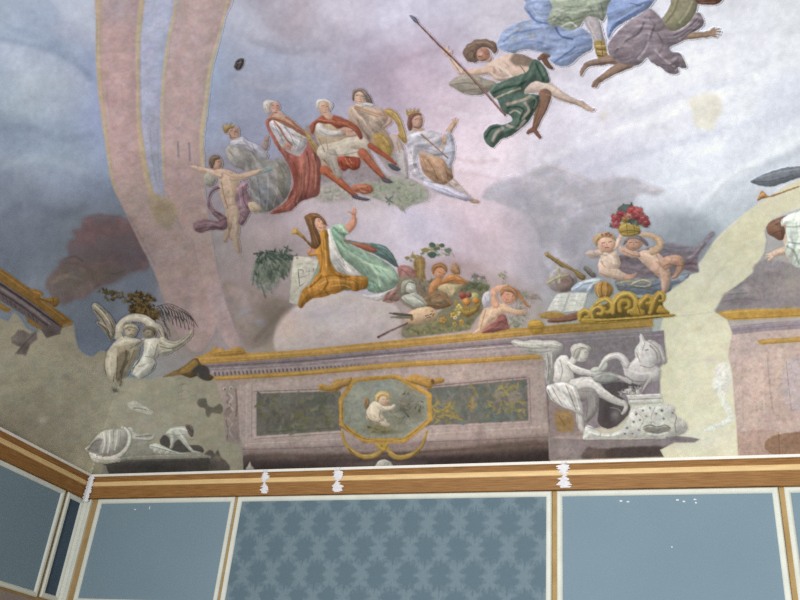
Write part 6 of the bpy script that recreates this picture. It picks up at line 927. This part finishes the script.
T('winged_angel', 'grey painted winged angel seated in profile, holding a bowl', 'person', V10, [
  ('body', """P c9c6bf 212,190 225,160 245,140 262,150 280,175 292,205 296,235 285,250 250,255 222,252 208,230; L cbc8c1 258,158,18 280,185,16 310,200,14 350,210,12 390,215,11 412,218,9; L c4c1ba 412,216,5 430,222,4 436,228,3; E c4c0b8 325,132,30,36; L c4c1ba 300,150,14 290,165,14; L cbc8c2 300,262,26 340,252,26 372,258,25 400,285,20 440,312,16 480,330,13 500,335,11; L c6c3bc 495,330,10 505,345,8 500,362,8 490,375,5; L 94908c 320,300,26 360,300,30 370,340,26 360,375,18 345,400,13; L c9c6c0 318,370,14 320,400,13 325,430,12 335,445,9 350,455,7
  s 8d8a86 5 .7 240,160 250,200 240,240; s e6e4dd 9 .8 225,180 235,215; s 85827d 4 .7 270,180 300,215 350,226; s eae8e2 6 .7 270,165 310,190 370,205; s eae8e2 8 .7 310,250 360,240 400,270 450,305; s 85827e 5 .7 330,285 380,290 430,325 480,345; s 6b6864 3 .9 338,128 348,126; s 7d7a75 3 .8 350,135 356,142 350,146; s 77736f 3 .8 340,155 350,154; s 9a9792 4 .6 320,150 335,165; s 6f6b68 6 .6 345,310 350,350 345,390; s b5b1ab 5 .6 375,310 380,345; e e0ddd6 318,118 8,6 .6; s 8a8782 4 .6 310,380 312,430"""),
  ('hair', 'P bab7ae 292,150 285,132 282,112 295,98 318,92 342,96 360,108 366,122 352,122 338,116 325,122 318,138 312,152 302,158;s dedbd3 4 .7 290,120 315,102 350,108;s 7f7c75 4 .7 295,142 305,118 330,108;s 7f7c75 3 .6 350,106 362,118'),
  ('wing', 'P b3b0a9 44,86 62,78 95,84 130,78 170,80 205,80 235,86 252,100 246,125 225,145 215,170 218,210 210,245 198,265 185,250 178,215 180,180 172,150 150,138 110,130 80,118 58,102;s dad7cf 6 .8 60,88 120,95 190,92 240,100;s 827f79 5 .8 70,105 130,112 190,110;s 827f79 5 .7 100,122 160,128 205,122;s 77746e 5 .8 190,135 196,180 192,240;s dedbd3 5 .7 205,135 208,190;s 77746e 4 .7 180,160 186,200;s dedbd3 4 .6 140,86 220,88;s 8a8781 4 .6 150,100 230,112'),
  ('drapery', 'P cdcbc5 186,270 200,258 240,250 285,252 305,262 312,290 322,320 330,350 332,380 318,382 300,370 285,360 260,352 235,340 210,322 195,300;s 8a8782 5 .8 210,270 225,300 250,340;s eceae5 8 .8 235,262 255,300 285,345;s 85827d 5 .8 265,262 285,310 305,362;s ebe9e3 6 .7 290,270 305,310 318,360;s 77746f 5 .7 192,280 210,315 250,350 300,370')], noise=.05, tk=0)
T('bowl', 'grey painted shallow bowl with foam held out by the angel', 'bowl', V10, 'P a8a3a2 372,238 380,222 400,210 440,208 470,216 486,226 478,238 455,248 420,254 390,250;s dcd9d6 5 .7 385,225 430,215 475,226;s 6f6a6a 4 .7 385,246 430,250 475,238;P c9c5c0 360,205 372,190 395,185 410,170 425,165 430,180 420,198 400,205 380,210;s e6e3de 4 .7 375,198 400,190 420,172', form=.15)
T('beast', 'white grey painted horse headed beast with arched neck drinking at the bowl', 'beast', V10, [
  ('body', """P c4c1be 560,58 568,56 578,75 590,84 606,86 622,98 636,112 645,135 640,165 628,182 642,200 640,235 620,245 585,248 555,258 530,250 510,235 498,215 494,190 505,172 525,168 540,150 538,125 545,105 558,90; L bcb8b6 505,178,16 490,152,15 465,142,13 440,146,12 420,160,10 408,178,8 400,192,5; L b9b5b2 520,245,12 500,238,9 480,228,6
  s e8e6e2 9 .8 560,110 555,150 520,185; s 85817f 6 .8 600,100 625,130 630,165; s 6f6b69 4 .9 582,120 592,118; s 8a8684 5 .7 560,180 600,190 630,175; s e6e4e0 9 .7 520,200 560,215 600,210; s 7d7977 6 .7 505,225 540,245 600,245; s e2dfdb 5 .8 425,150 465,136 495,150; s 827e7c 4 .7 430,168 465,155 492,170; s 85817f 5 .6 545,130 560,165; s 9a9694 4 .6 610,150 628,160; e dcdad6 610,215 25,15 .5; s 8d8987 5 .6 580,90 570,120"""),
  ('mane', 'P a5a09e 590,84 605,78 625,88 648,108 662,138 668,165 655,178 645,160 640,135 625,110 605,95;s d4d0cc 4 .6 610,90 640,118 655,160;s 77726f 4 .7 600,92 630,118 645,155'),
  ('leg', 'L 9d9895 600,240,9 585,262,8 572,285,7;s 6f6a68 3 .7 596,250 574,284;s cac6c2 3 .6 592,242 572,278')], noise=.05, tk=0)
T('foam', 'white painted froth of leaves on the step below the beast', 'painted ornament', V10, 'F c5c4bd/d8d7d0/aaa8a2/8d8b86 40 14 8 40 70 478,275 520,265 565,272 570,292 530,296 480,300', form=.1, tk=0)
T('plinth', 'pale painted stepped plinth under the beast', 'painted plinth', V10, 'Q c2c1ba 505,300 540,298 640,294 645,305 650,330 530,334 515,335 512,315;s e6e5de 5 .8 510,303 640,297;s 85837d 4 .8 515,318 645,312;s 85837d 4 .7 518,334 648,330;s dddcd5 5 .6 518,325 645,320', form=0, tk=0)
T('shell_relief', 'pale painted shell shaped base with dark round holes, under angel and beast', 'painted relief', V10, """P c5c6bd 335,478 336,455 340,430 352,420 372,430 400,450 430,455 462,448 490,432 510,405 520,375 530,350 560,342 620,338 675,336 700,350 700,372 715,390 740,402 752,425 745,448 720,460 690,470 640,476 560,474 450,474 380,478
  s e6e6de 7 .7 345,440 380,455 440,462 490,445; s 8a8a82 5 .8 345,425 390,440 440,445 485,425; s e2e2da 8 .6 530,370 560,355 640,350
  e 3f3d3a 545,377 5,5 .9; e 4a4845 572,362 4,4 .9; e 4a4845 600,352 4,4 .8; e 3f3d3a 648,362 5,5 .9; e 4a4845 560,400 4,4 .8; e 3f3d3a 535,408 5,5 .8; e 55534f 585,385 4,4 .7; e 3f3d3a 655,395 4,4 .8; e 55534f 625,375 5,4 .7; e 4a4845 508,432 5,4 .8; e 3f3d3a 500,455 5,4 .8; e 4a4845 690,372 4,4 .7; e 55534f 555,440 5,4 .7; e 4a4845 530,455 4,3 .7; e 55534f 605,410 4,4 .6
  p 6b6760 .7 5 574,434 600,428 630,432 660,427 682,434 668,450 640,458 608,456 586,448; s d6d6cc 6 .7 592,452 630,458 664,450; s 6d6a63 5 .8 575,428 600,420 630,428 660,420 680,432; s e8e8e0 6 .7 590,455 630,460 670,450; s 77756d 4 .7 700,360 705,390 700,420 705,450; s e0e0d6 5 .6 715,405 735,425; s 8f8d85 4 .6 540,365 575,395 560,430; s 8f8d85 4 .6 620,350 605,390 620,415; s dcdcd4 5 .6 640,370 620,400; s 8f8d85 4 .6 460,440 440,462; s 8f8d85 4 .6 410,440 400,465""", form=.12, noise=.09, tk=0)
T('painted_wall', 'dark strip and pale flecks of painted base left of the plaster strip', 'painted wall', V11, 'Q 827678 90,485 130,480 180,485 212,492 190,502 140,504 100,500;e 6f6466 140,492 40,5 .6', form=0)
# ------------------------------------------------------------------ the stucco pair and shell in the left corner
T('leaf_garland', 'brown green painted leaf garland above the stucco pair', 'painted garland', V14, """F 5f5238/6f6040/7b6a42/4c4230/85724a 150 22 12 20 80 335,70 400,60 460,75 475,100 440,110 495,150 500,190 450,190 400,175 350,165 345,130 380,110 320,105; F 5a4f38/6b5d40/4a4234 34 22 11 10 60 185,50 240,45 320,60 330,90 240,100 215,70; F 5a4a2c/7d6238/473c2a 90 24 13 10 80 352,135 400,112 450,115 490,150 495,190 455,195 410,182 365,172; F 54472e/7b6440/3f3728 60 22 12 20 80 330,85 380,62 430,62 475,98 440,108 380,105; F 8f7748/3d3526 30 18 8 20 90 340,80 450,75 490,160 420,180 360,150""", form=.1)
T('palm_frond', 'feathery dark painted palm fronds right of the stucco pair', 'painted palm', V14, ';'.join('S 454140 4.2 .85 %d,%d %d,%d %d,%d' % (x, y, x+18, y+22, x+26, y+58) for x, y in ((484, 140), (497, 138), (512, 135), (527, 134), (542, 137), (557, 144), (572, 150), (587, 158), (540, 165), (560, 172), (580, 180), (600, 185), (620, 190), (505, 240), (515, 252), (490, 128), (505, 124), (520, 122), (535, 122), (550, 126), (565, 132), (580, 138), (595, 146), (610, 152), (622, 160), (634, 168), (645, 178), (500, 150), (520, 150), (500, 175), (512, 200), (525, 225)))+';S 45413f 4 .8 480,135 540,118 600,140 650,175 690,235;S 6a6260 6 .5 490,150 520,190 560,200;S 77706c 8 .5 500,140 560,150 610,180', feather=.9, form=0)
T('stucco_figure', 'left grey painted nude of the pair, arms over head, bearing the garland', 'person', V14, [
  ('body', """L b3ab9b 292,275,24 298,235,20 315,208,17 340,188,15 372,178,14 400,182,12; P bab29f 262,318 285,295 315,278 350,285 385,292 408,300 400,318 370,335 350,350 340,385 320,410 305,440 300,470 292,500 272,508 248,495 228,470 222,430 228,390 240,350; E aaa18e 352,250,32,34
  P 9d927d 290,330 340,325 380,325 400,345 385,390 365,420 350,455 330,480 300,490 280,450 280,390
  P 7d725f 290,370 330,350 350,360 345,400 325,440 310,480 285,505 275,470 285,420
  s 5b5243 9 .8 330,350 325,400 300,460; s 6f6451 8 .7 375,350 355,400 345,440; s a89c86 8 .6 350,350 340,395; s dcd4c4 12 .8 275,320 320,300 360,300; s 4a4236 5 .85 340,225 375,215 410,228; s 4a4236 5 .8 385,250 392,275 385,290; s 574e40 5 .7 310,262 318,285; s d8d0c0 10 .7 250,370 245,420 250,470; s 6b6253 6 .8 285,380 285,430 278,490; s 6b6253 5 .7 350,340 380,325 405,310; s 4c453a 5 .9 222,400 222,440 232,480; s d8d0c0 7 .7 290,250 300,220 325,200; s 726856 5 .8 320,240 325,215 350,200; s 50483c 4 .9 340,248 350,246; s 50483c 3.5 .8 362,250 370,252; s 5d5344 3.5 .8 348,270 360,270; e d5cdb9 340,262 8,7 .6; s 57503f 6 .8 300,450 310,490 305,525; s 5a5142 5 .8 270,470 265,505; L 6f6656 300,480,8 305,510,7 300,525,5"""),
  ('hair', 'P b0a68c 318,240 325,224 345,216 370,220 388,234 392,250 380,248 365,238 345,236 330,246;s d6ccb2 4 .7 330,230 355,222 380,236;s 5f5644 4 .7 322,244 340,230;s 5f5644 4 .7 372,232 388,246'),
  ('wing', 'P 8f8878 160,128 172,112 190,118 215,140 240,165 262,190 275,220 275,255 268,285 250,300 240,285 225,262 208,240 190,222 182,208 200,205 185,180 170,155;s c9c3b2 6 .8 175,125 215,165 250,215;s 4f493e 6 .8 170,145 210,190 245,260;s 4f493e 5 .8 190,212 225,240 250,290;s bdb6a4 5 .7 205,210 240,240 258,275;s 4a4439 5 .8 200,135 240,180 265,240;s b8b1a0 5 .6 230,165 262,215')], noise=.07, lift=.006, tk=.45)
T('stucco_figure', 'right white painted nude of the pair, draped over the left one', 'person', V14, [
  ('body', """L b9b2a4 340,195,15 380,185,18 420,195,22 455,215,22 465,240,18; L aba393 470,225,14 495,235,14 510,260,12 515,285,10; P c5c2b6 425,300 450,290 480,288 505,295 512,320 500,350 488,375 472,392 478,415 470,440 450,460 420,480 398,492 378,480 360,462 368,430 385,405 410,385 422,350; E 8d8473 447,262,32,28
  s 4a4438 5 .9 510,300 515,330 500,360 488,382; s 57503f 5 .85 365,440 400,400 420,345; s 4f483a 5 .8 475,440 455,470 425,492; s ecebe3 14 .8 450,310 440,350 420,400; s 8f8874 5 .7 430,380 465,385; s 8f8874 4 .6 395,430 430,420 465,405; s eae8e0 14 .8 440,420 410,450 385,470; s 77705f 6 .8 490,320 480,360 470,390; s 55503f 6 .8 478,420 455,458 410,490; s 6d6454 6 .8 400,395 375,430 362,460; s 4a4338 4 .9 435,262 446,260; s 4a4338 4 .8 458,262 466,264; s 51493c 4 .8 440,278 454,278; s d8d4c8 8 .7 380,180 430,192 458,212; s 615848 6 .7 360,205 410,212 440,235; s 57503f 6 .7 495,245 512,280; s 8a8271 5 .6 460,320 470,340; e 5d5444 470,270 14,14 .6; s e4e2d8 6 .6 430,300 460,296"""),
  ('hair', 'P 6b6252 416,258 418,242 432,230 455,228 474,238 482,256 478,275 468,262 455,248 436,246 424,256;s 8f8672 4 .6 425,245 450,234 472,246;s 474033 4 .7 470,250 478,272'),
  ('wing', 'P aaa594 498,292 520,282 545,300 575,305 605,295 635,275 662,245 668,262 655,285 635,305 610,325 580,345 550,362 520,372 500,365 495,340;s d8d3c4 7 .7 510,300 560,318 620,300;s 6d6656 6 .8 505,330 560,340 610,318;s d0cbba 6 .7 510,355 560,345;s 6a6353 5 .7 540,310 590,312 650,265;s 777060 5 .7 500,312 530,325')], noise=.07, lift=.006, tk=.45)
T('cloth_over_shoulder', 'pale grey painted cloth hanging between the stucco pair', 'painted drapery', V14, 'P c3c0b8 345,365 360,335 385,310 420,290 432,296 415,315 395,340 375,365 355,395 342,400;s 86806f 5 .7 350,380 385,330 420,298;s e6e4dc 5 .7 360,350 395,312')
T('shell_basin', 'white grey painted scallop shell in the left corner above the cornice', 'painted shell', V15, [
  ('shell', """P aaa69f 122,345 145,325 165,300 185,275 210,258 245,248 285,246 318,248 340,270 342,300 332,330 310,355 280,372 245,382 205,384 170,372 145,360
  p 6f6b69 .8 8 135,345 170,300 195,290 215,300 200,330 195,365 165,362; s d6d3cd 7 .8 215,262 225,310 215,360; s d9d6d0 7 .8 250,255 250,310 240,365; s 85817d 5 .7 232,258 235,310 228,365; s 85817d 5 .7 270,252 268,310 260,360; s d9d6d0 6 .7 290,252 285,300 275,350; s 5d5957 5 .8 140,350 165,315 190,300; s 85817d 5 .6 305,255 305,300 290,345"""),
  ('scalloped_rim', """L c9c5bd 150,368,7 190,385,9 235,392,9 280,384,9 315,362,9 340,330,9 350,295,9 345,262,8 325,240,6; s 57524e 4 .9 180,378 195,374; s 57524e 4 .9 215,384 230,378; s 57524e 4 .9 250,382 262,374; s 57524e 4 .9 283,370 290,362; s 57524e 4 .9 308,350 314,340; s 57524e 4 .9 326,322 330,310; s 57524e 4 .9 335,290 336,276; s e6e2da 4 .7 190,392 250,398 310,375 348,320; P b9b4aa 150,372 190,390 250,400 300,390 300,405 240,415 180,412 155,395; s 85807a 4 .6 160,392 230,405 300,398""")], noise=.07, lift=.006, tk=.45)
T('volute', 'white grey painted scroll joining shell and crouching figure', 'painted relief', V15, 'L b9b5ad 315,240,9 340,262,9 360,285,9 400,292,9 440,298,8 468,288,7 472,275,5;P b5b1a8 330,250 350,235 365,240 375,262 400,275 440,265 462,272 440,285 400,290 360,282;s e8e5de 4 .8 345,270 390,288 450,290;s 57524d 4 .8 380,285 420,278 455,275;s 57524d 4 .8 320,238 335,262;s 6f6a63 3 .7 400,300 450,304', form=.2)
T('acanthus_leaf', 'white painted leaf on the ledge under the crouching figure', 'painted leaf', V15, 'P c4c1b9 442,330 470,318 500,322 530,335 560,350 595,360 630,368 610,376 570,376 545,370 530,378 515,365 500,372 488,358 472,365 465,348 450,345;s 7d7870 4 .8 455,332 510,345 580,365;s eae8e1 5 .7 470,326 520,342 590,364;s 7d7870 3 .8 485,360 500,345;s 7d7870 3 .8 515,368 530,352;s 7d7870 3 .7 545,370 555,358', form=.15)
T('painted_shadow', 'black painted shadow around the crouching figure', 'painted shadow', V15, 'P 57514d 500,300 520,275 545,290 560,320 590,300 620,310 650,325 690,325 715,340 718,362 680,362 640,360 600,362 560,350 530,335 505,322', form=.02)
T('crouching_figure', 'pale grey painted crouching figure bent down on the ledge, dark head', 'person', V15, [
  ('body', 'P bdb8ae 530,268 545,248 570,236 600,232 630,235 645,245 650,265 660,285 682,292 660,298 640,292 620,285 600,288 570,282 548,278;L c4c0b6 590,265,18 612,290,14 632,320,11 652,345,8 668,360,6;L b9b4aa 560,272,14 562,300,12 560,325,9 555,338,6;L c4c0b6 664,358,6 690,362,5 705,364,3;s eceae2 7 .8 560,248 600,242 635,252;s 77716a 4 .8 580,285 610,320 650,358;s e8e5dd 5 .7 600,265 635,315 655,345;s 77716a 4 .7 550,285 552,325;s 8a847b 4 .6 545,270 590,275 630,270'),
  ('hair', 'P 6f6059 628,228 645,222 660,232 668,250 668,272 658,285 645,272 638,255;s 4a3f3b 4 .7 640,235 660,260;s 928379 3 .6 650,228 664,245')], noise=.07)
T('painted_ledge', 'grey painted ledge with a dark base, low in the left corner', 'painted ledge', V15, [
  ('ledge_top', 'Q 908a7f 300,385 380,372 480,366 600,374 720,372 758,380 755,392 600,394 450,398 330,404 270,405 280,395;s b8b2a6 4 .6 310,390 450,380 720,378;s 6d675e 4 .6 300,402 480,395 740,390;P 99948a 340,300 380,305 440,310 450,345 470,368 380,376 310,386 330,350', dict(form=.03)),
  ('dark_base', 'Q 4c4744 215,420 260,408 330,402 480,396 600,394 745,390 752,410 740,440 755,472 640,476 480,480 200,484 210,455;e 3a3635 480,440 160,18 .7;e 6d665e 320,405 60,8 .5;e 5f5852 250,420 20,14 .5;s 77706a 4 .5 300,408 480,402 700,398;p 97918a .8 4 200,425 230,430 240,480 190,484', dict(form=.02))])
